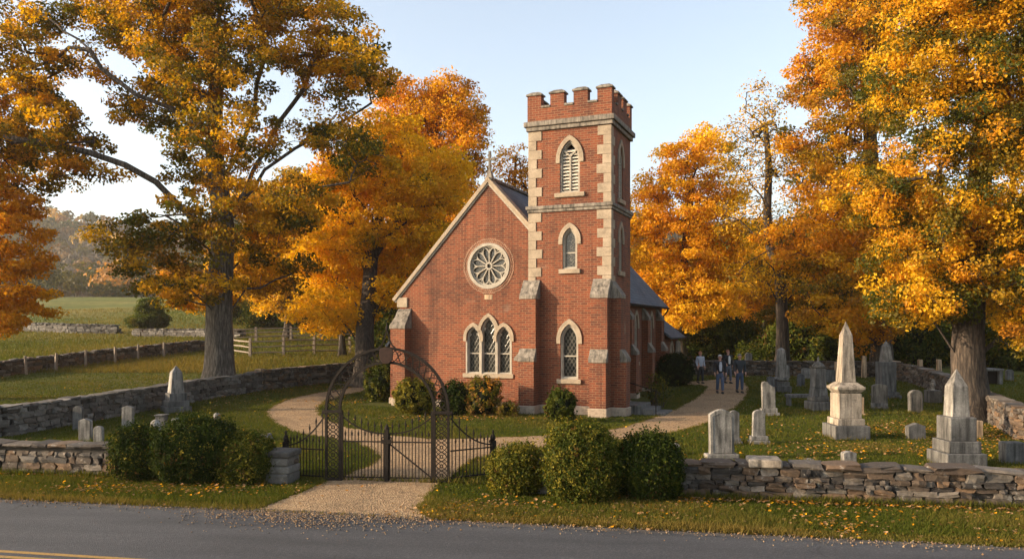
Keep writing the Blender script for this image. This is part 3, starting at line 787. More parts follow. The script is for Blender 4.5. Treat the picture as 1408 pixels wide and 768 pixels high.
# triple lancet window
f = MB(); g = []
for c, zs, za, w in tri:
    A = lancet(c, 1.4, zs, za, w); B = lancet(c, 1.44, zs, za - .055, w - .075); f.strip(B, A, nf, *FR, -.2, -.03, True)
    C = lancet(c, 1.46, zs, za - .085, w - .12); f.strip(C, B, nf, *FR, -.2, -.08, True)
    f.ext([(c-w/2+.05, 2.16), (c+w/2-.05, 2.16), (c+w/2-.05, 2.21), (c-w/2+.05, 2.21)], nf, *FR, -.2, -.1)
    for sg in (-1, 1):   # cusps of the trefoil head
        f.ext([(c+sg*(w/2-.06), zs+.02), (c+sg*(w/2-.15), zs+.13), (c+sg*(w/2-.08), zs+.2)][::-sg], nf, *FR, -.16, -.09)
for a, b in ((-5.425, -5.335), (-4.745, -4.655)): f.ext([(a-.004, 1.4), (b+.004, 1.4), (b+.004, 3.0), (a-.004, 3.0)], nf, *FR, -.12, .012)
for a in (-5.96, -4.12):
    f.ext([(a-.06 if a < -5 else a-.001, 1.4), (a+.001 if a < -5 else a+.06, 1.4), (a+.001 if a < -5 else a+.06, 2.7), (a-.06 if a < -5 else a-.001, 2.7)], nf, *FR, -.1, .01)
tw = f.build('triple_window', MT['frame'], CH)
for c, zs, za, w in tri:
    g = MB(); g.ext(lancet(c, 1.42, zs, za - .03, w - .04), nf, *FR, -.16, -.14); g.build('glass', MT['glass'], tw)
g = MB(); g.ext([(-6.12, 1.24), (-3.96, 1.24), (-3.96, 1.403), (-6.12, 1.403)], nf, *FR, -.1, .1); g.build('sill', MT['dress'], tw, bevel=.015)
g = MB()
for i, (c, zs, za, w) in enumerate(tri): hood(g, nf, FR, c, zs, za, w + .06, .125, -.05 if i == 1 else .14, .05 + .006 * i)
g.build('hood_mould', MT['dress'], tw)
# rose window
f = MB(); cx, cz = RC
f.strip(circ(cx, cz, .78, 48), circ(cx, cz, .895, 48), nf, *FR, -.12, .045, True)
f.strip(circ(cx, cz, .72, 48), circ(cx, cz, .79, 48), nf, *FR, -.2, -.03, True)
rose = f.build('rose_window', MT['frame'], CH)
t = MB(); fo = Vector(nf); n = Vector((0, -1, 0))
def rp(r, a): return fo + UX * (cx + r * math.cos(a)) + UZ * (cz + r * math.sin(a)) - n * .08
t.strip(circ(cx, cz, .085, 24), circ(cx, cz, .15, 24), nf, *FR, -.13, -.03, True)
for i in range(12):
    a = R(30 * i); s_ = R(15)
    t.bar(rp(.14, a), rp(.5, a), .042, .07, n)
    for sg in (-1, 1):
        t.poly([rp(.48, a), rp(.575, a + sg * R(2.5)), rp(.66, a + sg * R(7)), rp(.735, a + sg * R(15))], .042, .066 + .004 * (sg > 0), n)
    t.bar(rp(.575, a), rp(.735, a), .018, .05, n)
t.build('tracery', MT['frame'], rose)
g = MB(); g.ext(circ(cx, cz, .76, 40), nf, *FR, -.17, -.15); g.build('glass', MT['glass2'], rose)
g = MB(); g.strip(circ(cx, cz, .905, 48), circ(cx, cz, .985, 48), nf, *FR, -.05, .016, True); g.strip(circ(cx, cz, 1.01, 48), circ(cx, cz, 1.085, 48), nf, *FR, -.05, .012, True)
g.build('brick_ring', MT['brick_ring'], rose)
g = MB(); g.box(XA-.17, XA+.17, NY0-.012, NY0+.1, 4.3, 4.48); g.build('datestone', MT['tan'], CH)
# kneelers, coping, cross
for xa, xb in ((NX0-.12, NX0+.36), (NX1-.36, NX1+.12)): g = MB(); g.box(xa, xb, NY0-.06, NY0+.3, 4.02, 4.42); g.build('kneeler', MT['dress'], CH, bevel=.02)
g = MB()
L = Vector((XA - NX0, ZA - ZE)).normalized(); N = Vector((-L.y, L.x))
a = Vector((NX0, ZE)) - L * .33; b = Vector((XA, ZA))
apex = (b.x, ZA + .15 / L.x)
lo = a + N * .0; hi = a + N * .15
left = [(lo.x, lo.y), (b.x, ZA), apex, (hi.x, hi.y)]
g.ext(left, (0, NY0, 0), *FR, -.38, .1)
g.ext([(2*XA - x, z) for x, z in left][::-1], (0, NY0, 0), *FR, -.38, .1)
g.build('gable_coping', MT['dress'], CH, bevel=.012)
g = MB(); lo2 = a - N * .06
fas = [(lo2.x, lo2.y), (b.x, ZA - .06 / L.x), (b.x, ZA - .005), (lo.x, lo.y - .005)]
g.ext(fas, (0, NY0, 0), *FR, -.05, .05); g.ext([(2*XA - x, z) for x, z in fas][::-1], (0, NY0, 0), *FR, -.05, .05); g.build('gable_moulding', MT['frame'], CH)
g = MB(); y = NY0 + .12; z = ZA + .25
g.frustum(XA, y, z - .15, z + .22, .16, .14, .075, .07); g.box(XA-.05, XA+.05, y-.045, y+.045, z+.2, z+1.0); g.box(XA-.26, XA+.26, y-.042, y+.042, z+.62, z+.72)
g.build('gable_cross', MT['weather'], CH, bevel=.015)
# roof
def slab(mb, x0, z0, x1, z1, y0, y1, th):
    d = Vector((x1 - x0, z1 - z0)).normalized(); nn = Vector((-d.y, d.x)) * th
    if nn.y < 0: nn = -nn
    pts = [(x0, z0), (x1, z1), (x1 + nn.x, z1 + nn.y), (x0 + nn.x, z0 + nn.y)]
    area = sum(pts[i][0]*pts[(i+1) % 4][1] - pts[(i+1) % 4][0]*pts[i][1] for i in range(4))
    if area < 0: pts = pts[::-1]
    mb.ext(pts, (0, 0, 0), *FR, -y1, -y0)
g = MB(); sl = (ZA - ZE) / (XA - NX0); ov = .28
slab(g, NX0 - ov, ZE - ov*sl, XA, ZA, NY0 + .37, NY1 + .1, .1); slab(g, NX1 + ov, ZE - ov*sl, XA, ZA, NY0 + .37, NY1 + .1, .1)
rf = g.build('roof', MT['slate'], CH)
g = MB(); g.bar((XA, NY0 + .37, ZA + .17), (XA, NY1 + .1, ZA + .17), .22, .1, (0, 0, 1)); g.build('ridge', MT['weather'], rf)
g = MB(); g.bar((NX1 + ov + .06, TD + .02, ZE - ov*sl + .02), (NX1 + ov + .06, NY1 + .12, ZE - ov*sl + .02), .11, .09, (0, 0, 1))
g.tube([(NX1+ov+.06, NY1-.06, ZE-ov*sl), (NX1+ov+.04, NY1-.06, ZE-ov*sl-.12), (NX1+.09, NY1-.06, ZE-ov*sl-.42), (NX1+.09, NY1-.06, .1)], .05, 8)
g.build('gutter', MT['iron'], rf)
# side buttresses
for y in (3.4, 6.55, 9.85, 12.95): buttress((NX1, 0, 0), SR, y - .26, y + .26, [(2.0, .5), (3.55, .3)])
# front left corner
buttress((0, NY0, 0), FR, NX0 - .05, NX0 + .5, [(3.15, .5)])
buttress((NX0, 0, 0), SL, -1.1, -.56, [(3.15, .5)])
# aisle on the left, vestry behind
g = MB(); g.panel([(-10.3, -.3), (NX0, -.3), (NX0, 4.0), (-10.3, 2.65)], [], (0, 2.4, 0), *FR, .3); g.panel([(-9.5, -.3), (-2.4, -.3), (-2.4, 2.65), (-9.5, 2.65)], [], (-10.3, 0, 0), *SL, .3)
ai = g.build('aisle_wall', MT['brick'], CH); g = MB(); slab(g, -10.65, 2.35, NX0, 4.2, 2.15, 9.7, .1); g.build('aisle_roof', MT['slate'], CH)
g = MB(); VX0, VX1, VY = -6.5, -.95, 18.2
g.panel([(NY1, -.3), (VY, -.3), (VY, 2.85), (NY1, 2.85)], [lancet(16.2, 1.1, 1.9, 2.3, .6)], (VX1, 0, 0), *SR, .3); g.panel([(-VX1, -.3), (-VX0, -.3), (-VX0, 2.85), (-(VX0+VX1)/2, 5.0), (-VX1, 2.85)], [], (0, VY, 0), *BK, .3); g.panel([(-VY, -.3), (-NY1, -.3), (-NY1, 2.85), (-VY, 2.85)], [], (VX0, 0, 0), *SL, .3)
g.build('vestry_wall', MT['brick'], CH); g = MB(); vm = (VX0 + VX1) / 2
slab(g, VX1 + .35, 2.85 - .35 * .77, vm, 5.0, NY1 + .1, VY + .25, .1); slab(g, VX0 - .35, 2.85 - .35 * .77, vm, 5.0, NY1 + .1, VY + .25, .1); g.build('vestry_roof', MT['slate'], CH)
window((VX1, 0, 0), SR, 16.2, 1.1, 1.9, 2.3, .6, 'glass')
# side steps
g = MB(); g.box(.06, .95, .68, 2.3, -.2, .36); g.box(.95, 1.36, .7, 2.25, -.2, .235); g.box(1.36, 1.8, .72, 2.2, -.2, .11); g.build('steps', MT['grey'], CH, bevel=.02)
# a plain plank door at the head of the steps
g = MB(); g.box(-.02, .05, 2.02, 2.82, .36, 1.7)
# handrail and stone bits
hr = CH.matrix_world
def chp(x, y, z=0):
    c, s = math.cos(-R(22.3)), math.sin(-R(22.3)); return Vector((3.56 + c*x - s*y, 28.5 + s*x + c*y, z))
o0 = chp(1.5, .62); g = MB()
g.tube([(0, 0, -.1), (0, 0, .92)], .02, 8); d = chp(.5, .62) - o0
g.tube([(d.x, d.y, .2), (d.x, d.y, 1.2)], .02, 8); g.tube([(d.x * 1.15, d.y * 1.15, 1.21), (d.x, d.y, 1.2), (0, 0, .92), (-d.x*.12, -d.y*.12, .84), (-d.x*.13, -d.y*.13, .76)], .02, 8)
o = g.build('handrail', MT['iron'], loc=o0); tag(o, 'thin black iron handrail beside the stone steps of the tower', 'handrail')
# ------------------------------------------------------------------ wrought iron gateway
GL, GR_ = P(458, 661), P(607, 664)
gd = (GR_ - GL); GA = math.atan2(gd.y, gd.x); gc = (GL + GR_) / 2
GH = Vector((gd.x, gd.y)).length / 2                 # half the distance between post centres
GW = empty('gateway', (gc.x, gc.y, 0), GA, 'black wrought iron gateway arch with a closed pair of gates across the gravel drive', 'gateway')
NY = (0, 1, 0)
PO, PI_ = GH + .165, GH - .165; HP = 1.44
def scroll_column(g, x0, x1, z0, z1, y=0):
    n = max(1, round((z1 - z0) / .2)); h = (z1 - z0) / n; c = (x0 + x1) / 2; r = (x1 - x0) / 2 - .015
    for i in range(n):
        z = z0 + h * i; m = z + h / 2
        for sg in (-1, 1):
            pts = [(c + sg * r * math.cos(t) * (1 - .55 * abs(math.sin(t))), y, m + h * .5 * math.sin(t)) for t in np.linspace(-1.57, 1.57, 7)]
            g.poly(pts, .017, .017, NY)
            g.poly([(c + sg * r, y, z), (c + sg * r * .2, y, m - h * .12), (c + sg * r * .2, y, m + h * .12), (c + sg * r, y, z + h)], .012, .014, NY)
        g.strip([(c + .022 * math.cos(t), m + .022 * math.sin(t)) for t in np.linspace(0, 6.28, 9)[:-1]], [(c + .042 * math.cos(t), m + .042 * math.sin(t)) for t in np.linspace(0, 6.28, 9)[:-1]], (0, y, 0), (1, 0, 0), (0, 0, 1), (0, -1, 0), -.008, .008, True)
for sg in (-1, 1):
    g = MB()
    for x in (PO - .02, PI_ + .02): g.box(sg*x - .024, sg*x + .024, -.026, .026, -.2, HP)
    g.box(sg*GH - .2, sg*GH + .2, -.05, .05, HP - .02, HP + .035); g.box(sg*GH - .2, sg*GH + .2, -.06, .06, 0, .05)
    p = g.build('arch_post', MT['iron'], GW)
    s = MB(); scroll_column(s, GH - .13, GH + .13, .06, HP - .03); 
    if sg < 0: s.v = [(-x, y, z) for x, y, z in s.v]; s.f = [f[::-1] for f in s.f]
    s.build('scrollwork', MT['iron'], p)
g = MB(); zc = HP + .03; RX = 1.0
def arc(r, t, y=0, dz=0): return (r * math.cos(t), y, zc + r * math.sin(t) + dz)
g_th = np.linspace(0, math.pi, 33)
for r in (PO - .02, PI_ + .02):
    g.strip([(arc(r - .026, t)[0], arc(r - .026, t)[2]) for t in g_th], [(arc(r + .026, t)[0], arc(r + .026, t)[2]) for t in g_th], (0, 0, 0), (1, 0, 0), (0, 0, 1), (0, -1, 0), -.03, .03)
ab = g.build('arch_band', MT['iron'], GW)
s = MB(); n = 22
for i in range(n):
    t0, t1 = math.pi * i / n, math.pi * (i + 1) / n; tm = (t0 + t1) / 2; ri, ro = PI_ + .04, PO - .04; rm = (ri + ro) / 2
    s.poly([arc(ri, t0), arc(rm - .02, tm - .01), arc(ro, t1)], .015, .016, NY); s.poly([arc(ro, t0), arc(rm + .02, tm - .01), arc(ri, t1)], .015, .018, NY)
    for q in (0, 1):
        cc = arc(rm + (.065 if q else -.065), tm); s.poly([(cc[0] + .035*math.cos(a), 0, cc[2] + .035*math.sin(a)) for a in np.linspace(0, 6.28, 8)], .012, .014, NY)
s.build('scrollwork', MT['iron'], ab)
zt = zc + GH
g = MB(); sh = [(-.13, .14), (-.155, .04), (-.13, -.09), (-.06, -.17), (.06, -.17), (.13, -.09), (.155, .04), (.13, .14), (0, .17)]
g.ext(sh, (0, 0, zt), (1, 0, 0), (0, 0, 1), (0, -1, 0), .035, .06); g.build('shield_plaque', MT['rust'], GW, bevel=.012)
g = MB(); zz = zc + PO
for sg in (-1, 1): g.poly([(sg*.2, 0, zz - .03), (sg*.1, 0, zz + .06), (sg*.05, 0, zz + .18), (sg*.02, 0, zz + .3), (0, 0, zz + .36)], .026, .03, NY)
g.lathe([(.006, .34), (.028, .38), (.03, .41), (.012, .46), (.004, .54)], (0, 0, zz), 8); g.build('finial', MT['iron'], GW)
def spear(g, x, z, s=1.0):
    g.lathe([(.008, -.02), (.016 * s, 0), (.022 * s, .035 * s), (.012, .07 * s), (.003, .12 * s)], (x, 0, z), 6)
# two leaves
span = PI_ - .03
def leaf_top(t): return 1.36 - .36 * (1 - (1 - t) ** 2.2)       # t = 0 at the post, 1 at the middle
for sg in (-1, 1):
    g = MB(); w = span - .05
    X = lambda t: sg * (span - t * w)
    g.bar((X(0), 0, .06), (X(0), 0, 1.44), .045, .045); g.bar((X(1), 0, .05), (X(1), 0, 1.0 if sg > 0 else .98), .04, .04)
    g.poly([(X(t), 0, leaf_top(t)) for t in np.linspace(0, 1, 13)], .028, .022, NY)
    for z in (.09, .83): g.bar((X(0), 0, z), (X(1), 0, z), .026, .02, NY)
    lf = g.build('gate_leaf', MT['iron'], GW)
    g = MB(); n = 13
    for i in range(1, n):
        t = i / n; tall = i % 2 == 0; h = leaf_top(t) + .12 if tall else .96
        g.bar((X(t), 0, .09), (X(t), 0, h), .016, .016); spear(g, X(t), h)
    g.build('pickets', MT['iron'], lf)
    if sg > 0: g = MB(); g.bar((X(1), -.015, .8), (X(0), -.015, .1), .03, .016, NY); g.build('brace', MT['iron'], lf)
g = MB(); g.box(-.04, .04, -.045, .045, .0, 1.1); g.lathe([(.05, 1.1), (.05, 1.13), (.025, 1.16), (.01, 1.2)], seg=8)
for sg in (-1, 1): g.poly([(sg*.03, -.02, .95), (sg*.1, -.02, .92), (sg*.09, -.02, .85), (sg*.04, -.02, .86)], .018, .02, NY)
g.box(-.11, .11, -.055, -.03, .8, .88); g.build('lock_stile', MT['iron'], GW)
# wing panels, each a fence of its own
def wing(px_end, py_end, sg, label):
    e = P(px_end, py_end); s0 = GR_ if sg > 0 else GL
    d = Vector((e.x - s0.x, e.y - s0.y)); L = d.length; a = math.atan2(d.y, d.x)
    r = empty('iron_fence_panel', (s0.x, s0.y, 0), a, label, 'iron fence')
    x0 = .215; top = lambda t: 1.32 - .62 * (1 - (1 - t) ** 2)
    X = lambda t: x0 + t * (L - x0)
    g = MB(); g.poly([(X(t), 0, top(t)) for t in np.linspace(0, 1, 12)], .028, .022, NY)
    g.build('top_rail', MT['iron'], r)
    for z in (.08, .64): g = MB(); g.bar((X(0), 0, z), (X(1), 0, z), .026, .02, NY); g.build('rail', MT['iron'], r)
    n = 12; g = MB()
    for i in range(n):
        t = (i + .4) / n; h = top(t) + .1 if i % 2 == 0 else .8
        g.bar((X(t), 0, .06), (X(t), 0, h), .016, .016); spear(g, X(t), h, 1.1)
    for zz, xx in ((1.33, .0), (.74, .96)):
        c = X(xx); g.poly([(c + .05*math.cos(t), 0, zz + .02 + .05*math.sin(t)) for t in np.linspace(-1.5, 3.6, 9)], .02, .02, NY)
    g.build('pickets', MT['iron'], r)
    g = MB(); g.box(L - .05, L + .05, -.05, .05, -.2, .78); g.lathe([(.03, .78), (.06, .82), (.045, .88), (.015, .93), (.03, .97), (.005, 1.02)], (L, 0, 0), 8); g.build('end_post', MT['iron'], r)
wing(393, 657, -1, 'spiked iron fence panel left of the gateway ending at the squared stone pier')
wing(678, 655, 1, 'spiked iron fence panel right of the gateway ending at the yellow green bush')

# ------------------------------------------------------------------ gravestones and monuments
GPOS = []
GVE, GVW, GVL = 'gravestones on the right hand lawn', 'gravestones left of the gate', 'monuments of the churchyard'
def top_profile(w, h, style):
    a = w / 2
    if style == 'flat': return [(-a, 0), (a, 0), (a, h), (-a, h)]
    if style == 'round':
        r = a * .98; return [(-a, 0), (a, 0), (a, h - r * .75)] + [(a * math.cos(t), h - r * .75 + r * .75 * math.sin(t)) for t in np.linspace(.25, math.pi - .25, 9)] + [(-a, h - r * .75)]
    if style == 'segment': return [(-a, 0), (a, 0), (a, h - a*.3)] + [(a * math.cos(t) / math.cos(.3), h - a*.3 + a * .3 * (math.sin(t) - math.sin(.3)) / (1 - math.sin(.3))) for t in np.linspace(.32, math.pi - .32, 9)] + [(-a, h - a*.3)]
    if style == 'point': return [(-a, 0), (a, 0), (a, h - a * .38), (0, h), (-a, h - a * .38)]
    if style == 'shoulder': return [(-a, 0), (a, 0), (a, h - a*.42), (a*.82, h - a*.3), (a*.55, h - a*.16), (a*.25, h - .01), (0, h), (-a*.25, h - .01), (-a*.55, h - a*.16), (-a*.82, h - a*.3), (-a, h - a*.42)]
    if style == 'scroll': return [(-a, 0), (a, 0), (a, h*.78), (a*.7, h*.8), (a*.2, h*.88), (-a*.1, h*.97), (-a*.5, h), (-a*.85, h*.97), (-a, h*.9)]
def grave(px, py, ytop, wpx, style, m, label, base=None, th=.14, rz=0, tilt=0, group=GVE, name='gravestone', mbase=None, Yadd=0, taper=1.0):
    q = P(px, py); Y = q.y; sc = Y / F; w = wpx * sc; h = (py - ytop) * sc
    r = empty(name, q, rz, label, 'gravestone', group); GPOS.append((q.x, q.y, (base[0][0] if base else wpx) * sc / 2))
    z = -.05
    if base:
        bz = 0
        for wb, hb in base:
            b = MB(); ww = wb * sc; hh = hb * sc; b.box(-ww/2, ww/2, -th/2 - (ww - w)/2.4, th/2 + (ww - w)/2.4, bz - .08 if bz == 0 else bz, bz + hh); bz += hh
            b.build('base', MT[mbase or m], r, bevel=.018)
        z = bz - .01
    t = MB(); prof = [(x * (1 - (1 - taper) * zz / max(h - z, .1)), zz) for x, zz in top_profile(w, h - z, style)]
    t.ext(prof, (0, 0, z), (1, 0, 0), (0, 0, 1), (0, -1, 0), -th/2, th/2)
    s = t.build('tablet', MT[m], r, bevel=.016)
    if style in ('shoulder', 'round') and w > .4:      # a sunk panel edge on the face
        f = MB(); pr = top_profile(w * .8, (h - z) * .9, style); f.strip([(x * .94, a * .985 + .01) for x, a in pr], pr, (0, 0, z + .03), (1, 0, 0), (0, 0, 1), (0, -1, 0), th/2 - .01, th/2 + .008, True); f.build('moulding', MT[m], s)
    r.rotation_euler.y = tilt + random.uniform(-.025, .025); r.rotation_euler.x = random.uniform(-.025, .02); r.location.z -= .02
    return r
def obelisk(px, py, ytop, steps, shaft, label, m='marble', mb_=None, cap=None, rz=0, apex=.35, group=GVL, cats='obelisk', apex_flat=False):
    """steps: (width px, height px) from the ground up; shaft: (bottom px, top px)"""
    q = P(px, py); sc = q.y / F; r = empty('obelisk', q, rz, label, cats, group); z = 0; GPOS.append((q.x, q.y, steps[0][0] * sc / 2))
    for i, (w, h) in enumerate(steps):
        b = MB(); a = w * sc / 2; b.box(-a, a, -a, a, z - .1 if i == 0 else z, z + h * sc); z += h * sc
        b.build('plinth' if i < len(steps) - 1 else 'die', MT['grey' if (i == 0 and m == 'marble_warm') else mb_ or m], r, bevel=.02)
    if cap:
        b = MB(); w, h = cap; a = w * sc / 2; b.frustum(0, 0, z, z + h*sc*.4, a*.72, a*.72, a, a); b.frustum(0, 0, z + h*sc*.4, z + h*sc*.62, a, a, a, a); b.frustum(0, 0, z + h*sc*.62, z + h*sc, a*.95, a*.95, shaft[0]*sc*.56, shaft[0]*sc*.56); z += h * sc
        b.build('cornice', MT[m], r, bevel=.008)
    H = (py - ytop) * sc; a0, a1 = shaft[0]*sc/2, shaft[1]*sc/2; zp = H - apex
    s = MB()
    if apex_flat: s.frustum(0, 0, z, H, a0, a0, a1, a1)
    else:
        s.add([(-a0,-a0,z),(a0,-a0,z),(a0,a0,z),(-a0,a0,z),(-a1,-a1,zp),(a1,-a1,zp),(a1,a1,zp),(-a1,a1,zp),(0,0,H)],
              [(3,2,1,0),(0,1,5,4),(1,2,6,5),(2,3,7,6),(3,0,4,7),(4,5,8),(5,6,8),(6,7,8),(7,4,8)])
    s.build('shaft', MT[m], r, bevel=.012)
    return r
# right hand lawn, near to far
grave(992, 631, 561, 33, 'shoulder', 'marble', 'tall wide marble tablet streaked dark and white, nearest the long wall on the right lawn', [(44, 9)], .2, mbase='marble')
grave(1009, 610, 563, 14, 'round', 'grey', 'narrow tablet half hidden behind the wide streaked marble one', [(22, 5), (18, 4)], .12)
grave(1043, 610, 562, 18, 'round', 'marble', 'slim pale tapered tablet on a two step base, right of the wide streaked one', [(28, 6), (24, 6)], .13, taper=.88)
grave(1057, 571, 523, 18, 'scroll', 'marble', 'tablet with a lopsided scrolled top on a white base near the dark bench', [(27, 5), (22, 6)], .16)
grave(1060, 541, 516, 10, 'point', 'darkstone', 'small dark pointed stone peeping over the scroll topped tablet', [(14, 4)], .14)
obelisk(1074, 539, 477, [(22, 9), (18, 6)], (13, 9), 'small grey obelisk on a rough plinth beneath the far tree trunk', 'marble', 'grey', cap=(17, 6), apex=.12)
grave(1082, 521, 501, 7, 'round', 'marble', 'tiny pale round topped stone behind the small obelisk', [(9, 4)], .14)
grave(1101, 531, 513, 10, 'round', 'darkstone', 'little black round topped stone on a flat white slab', [(14, 2)], .15, mbase='marble')
grave(1108, 521, 505, 12, 'segment', 'marble', 'pale square stone behind the little black one', None, .14)
grave(1141, 526, 508, 13, 'flat', 'grey', 'plain blue grey slab between the urn monument and the great obelisk', None, .14)
grave(1181, 571, 545, 12, 'flat', 'tan', 'tan square slab right behind the great obelisk', [(15, 4)], .16)
grave(1209, 562, 527, 20, 'segment', 'grey', 'grey tablet with a gently curved top on a dark base, right of the great obelisk', [(23, 4), (21, 5)], .18, mbase='darkstone')
grave(1259, 567, 535, 18, 'round', 'grey', 'mottled round shouldered tablet standing in grass before the curving wall', None, .2, tilt=-.03)
grave(1259, 604, 580, 24, 'point', 'grey', 'low blunt pointed stone alone in the leafy lawn', None, .2)
grave(1391, 636, 606, 26, 'flat', 'grey', 'square grey block at the right edge just behind the roadside wall', [(36, 3)], .3)
grave(1167, 638, 619, 17, 'segment', 'marble', 'small squat stone just behind the roadside wall below the great obelisk', None, .2)
grave(1113, 634, 629, 16, 'segment', 'marble', 'nearly buried pale stone showing just over the roadside wall', None, .2)
grave(1338, 603, 577, 20, 'flat', 'tan', 'small tan block behind the stepped obelisk at the foot of the maple', None, .3)
grave(928, 625, 608, 13, 'segment', 'marble', 'white stone peeping out beside the tallest dark bush right of the gate', None, .16)
grave(1029, 513, 484, 9, 'round', 'marble', 'tall pale tablet against the far wall behind the walkers', None, .2)
grave(1343, 527, 505, 13, 'flat', 'grey', 'grey slab on the lawn outside the curving wall', None, .16)
grave(1388, 524, 507, 10, 'round', 'grey', 'small round headstone at the right edge outside the curving wall', None, .16)
obelisk(1163, 602, 441, [(47, 19), (37, 9), (31, 34)], (20, 13), 'great pale obelisk, tallest in the churchyard, on a moulded pedestal', 'marble_warm', cap=(38, 15), apex=.42)
obelisk(1315, 640, 506, [(54, 20), (44, 16), (36, 32)], (24, 21), 'stepped blunt pointed obelisk in front of the great maple', 'marble', 'grey', apex=.42)
obelisk(1218, 547, 468, [(30, 5), (26, 4), (20, 41)], (13, 9), 'broken grey shaft on a tall dark pedestal near the far end of the curving wall', 'marble', 'darkstone', apex=.25)
obelisk(932, 519, 467, [(12, 8)], (10, 6), 'slender pale obelisk rising behind the round dark bush by the church', 'marble_warm', apex=.1)
# urn monument and bench
q = P(1125, 563); sc = q.y / F; r = empty('urn_monument', q, .1, 'dark square monument with domed cap and finial on rough stone, beside the bench', 'monument', GVL)
b = MB(); b.box(-14*sc, 14*sc, -14*sc, 14*sc, -.1, 12*sc); b.box(-11*sc, 11*sc, -11*sc, 11*sc, 12*sc, 19*sc); b.build('base', MT['grey'], r, bevel=.05)
b = MB(); b.frustum(0, 0, 19*sc, 30*sc, 9.5*sc, 9.5*sc, 8.5*sc, 8.5*sc); b.frustum(0, 0, 30*sc, 57*sc, 8.2*sc, 8.2*sc, 7.4*sc, 7.4*sc); b.build('die', MT['darkstone'], r, bevel=.015)
b = MB(); b.frustum(0, 0, 57*sc, 59*sc, 7.6*sc, 7.6*sc, 8.8*sc, 8.8*sc); b.lathe([(8.8*sc, 59*sc), (8.4*sc, 61*sc), (5.5*sc, 64*sc), (2.2*sc, 66*sc), (1.3*sc, 68*sc), (1.7*sc, 69.5*sc), (.3*sc, 73*sc)], seg=12); b.build('domed_cap', MT['grey'], r)
q = P(1108, 557); sc = q.y / F; r = empty('bench', q, .04, 'low dark slab bench on stubby legs left of the urn monument', 'bench')
b = MB(); b.box(-27*sc, 28*sc, -.22, .22, 11*sc, 15.5*sc); b.build('seat', MT['darkstone'], r, bevel=.02)
for x in (-24, 21): b = MB(); b.frustum(x*sc, 0, -.05, 11*sc, 1.9*sc, .17, 1.6*sc, .15); b.build('leg', MT['darkstone'], r, bevel=.01)
# urn pedestal by the curving wall
q = P(1283, 553); sc = q.y / F; r = empty('urn_pedestal', q, 0, 'squat block with a white urn before the curving wall', 'monument', GVL)
b = MB(); b.box(-9*sc, 9*sc, -8*sc, 8*sc, -.1, 17*sc); b.build('block', MT['grey'], r, bevel=.03)
b = MB(); b.lathe([(3*sc, 17*sc), (2*sc, 19*sc), (3.8*sc, 24*sc), (2.4*sc, 28*sc), (3*sc, 29*sc), (.6*sc, 32*sc)], seg=12); b.build('urn', MT['marble'], r)
# dark open tomb outside the curving wall
q = P(1358, 527); sc = q.y / F; r = empty('tomb', q, 0, 'small stone tomb with a black opening outside the curving wall', 'tomb')
b = MB(); b.box(-12*sc, -8*sc, -.5, .5, -.1, 18*sc); b.box(8*sc, 13*sc, -.5, .5, -.1, 18*sc); b.box(-8*sc, 8*sc, .3, .5, -.1, 18*sc); b.build('walls', MT['grey'], r, bevel=.02)
b = MB(); b.box(-13*sc, 14*sc, -.55, .55, 18*sc, 21*sc); b.build('lid', MT['grey'], r, bevel=.02)
b = MB(); b.box(-8*sc, 8*sc, -.3, -.25, -.1, 18*sc); b.build('opening_shade', MT['iron'], r)  # black sheet painting the shade inside the open tomb
# stone posts
for px, py, yt, w, lab in ((1188, 519, 489, 6, 'tall sunlit stone post by the far wall right of the great obelisk'), (1152, 522, 497, 8, 'short orange sunlit stone post left of the great obelisk'),
                           (1265, 512, 494, 6, 'sunlit post beyond the far end of the curving wall'), (1291, 517, 494, 6, 'sunlit post left of the maple trunk beyond the curving wall')):
    q = P(px, py); sc = q.y / F; b = MB(); a = w * sc / 2; b.frustum(0, 0, -.2, (py - yt) * sc, a, a, a * .85, a * .85)
    o = b.build('stone_post', MT['tan'], loc=q, bevel=.02); tag(o, lab, 'stone post')
# left of the gate
grave(107, 592, 557, 13, 'round', 'grey', 'tall thin grey stone at the back of the left hand group', None, .13, group=GVW, tilt=.02)
grave(118, 607, 574, 17, 'shoulder', 'marble', 'pale streaked middle stone of the three at the left wall', None, .14, group=GVW)
grave(136, 609, 584, 12, 'round', 'marble', 'short rounded stone, nearest the bushes of the three at the left wall', None, .13, group=GVW)
grave(176, 589, 556, 15, 'point', 'marble', 'single upright slab with a low point above the left bushes', None, .16, group=GVW)
grave(241, 590, 573, 10, 'round', 'marble', 'little round topped stone showing above the biggest left bush', None, .14, group=GVW)
q = P(214, 592); sc = q.y / F; r = empty('urn_monument', q, 0, 'small fluted white dome stone with a flat cap behind, above the left bushes', 'monument', GVL)
b = MB(); b.lathe([(7*sc, -.1), (7.2*sc, 8*sc), (6.6*sc, 11*sc), (4.5*sc, 14*sc), (1.5*sc, 15.4*sc), (.2*sc, 15.6*sc)], seg=14); b.build('dome', MT['marble'], r)
b = MB(); b.box(-6.5*sc, 6.5*sc, .3, .55, -.1, 19*sc); b.box(-7.5*sc, 7.5*sc, .25, .6, 19*sc, 20.5*sc); b.build('cap', MT['grey'], r, bevel=.01)
q = P(301, 595); sc = q.y / F; r = empty('carved_stone', q, 0, 'knobbly carved stone of two rounded lumps above the right end of the left bushes', 'gravestone', GVW)
b = MB(); b.lathe([(4*sc, -.1), (4*sc, 14*sc), (3.2*sc, 18*sc), (5*sc, 22*sc), (4.4*sc, 26*sc), (1*sc, 28*sc)], (-.06, 0, 0), 10); b.build('tall_lump', MT['marble'], r)
b = MB(); b.lathe([(3.6*sc, -.1), (3.8*sc, 12*sc), (3.4*sc, 16*sc), (.8*sc, 18*sc)], (.17, -.05, 0), 10); b.build('small_lump', MT['marble'], r)
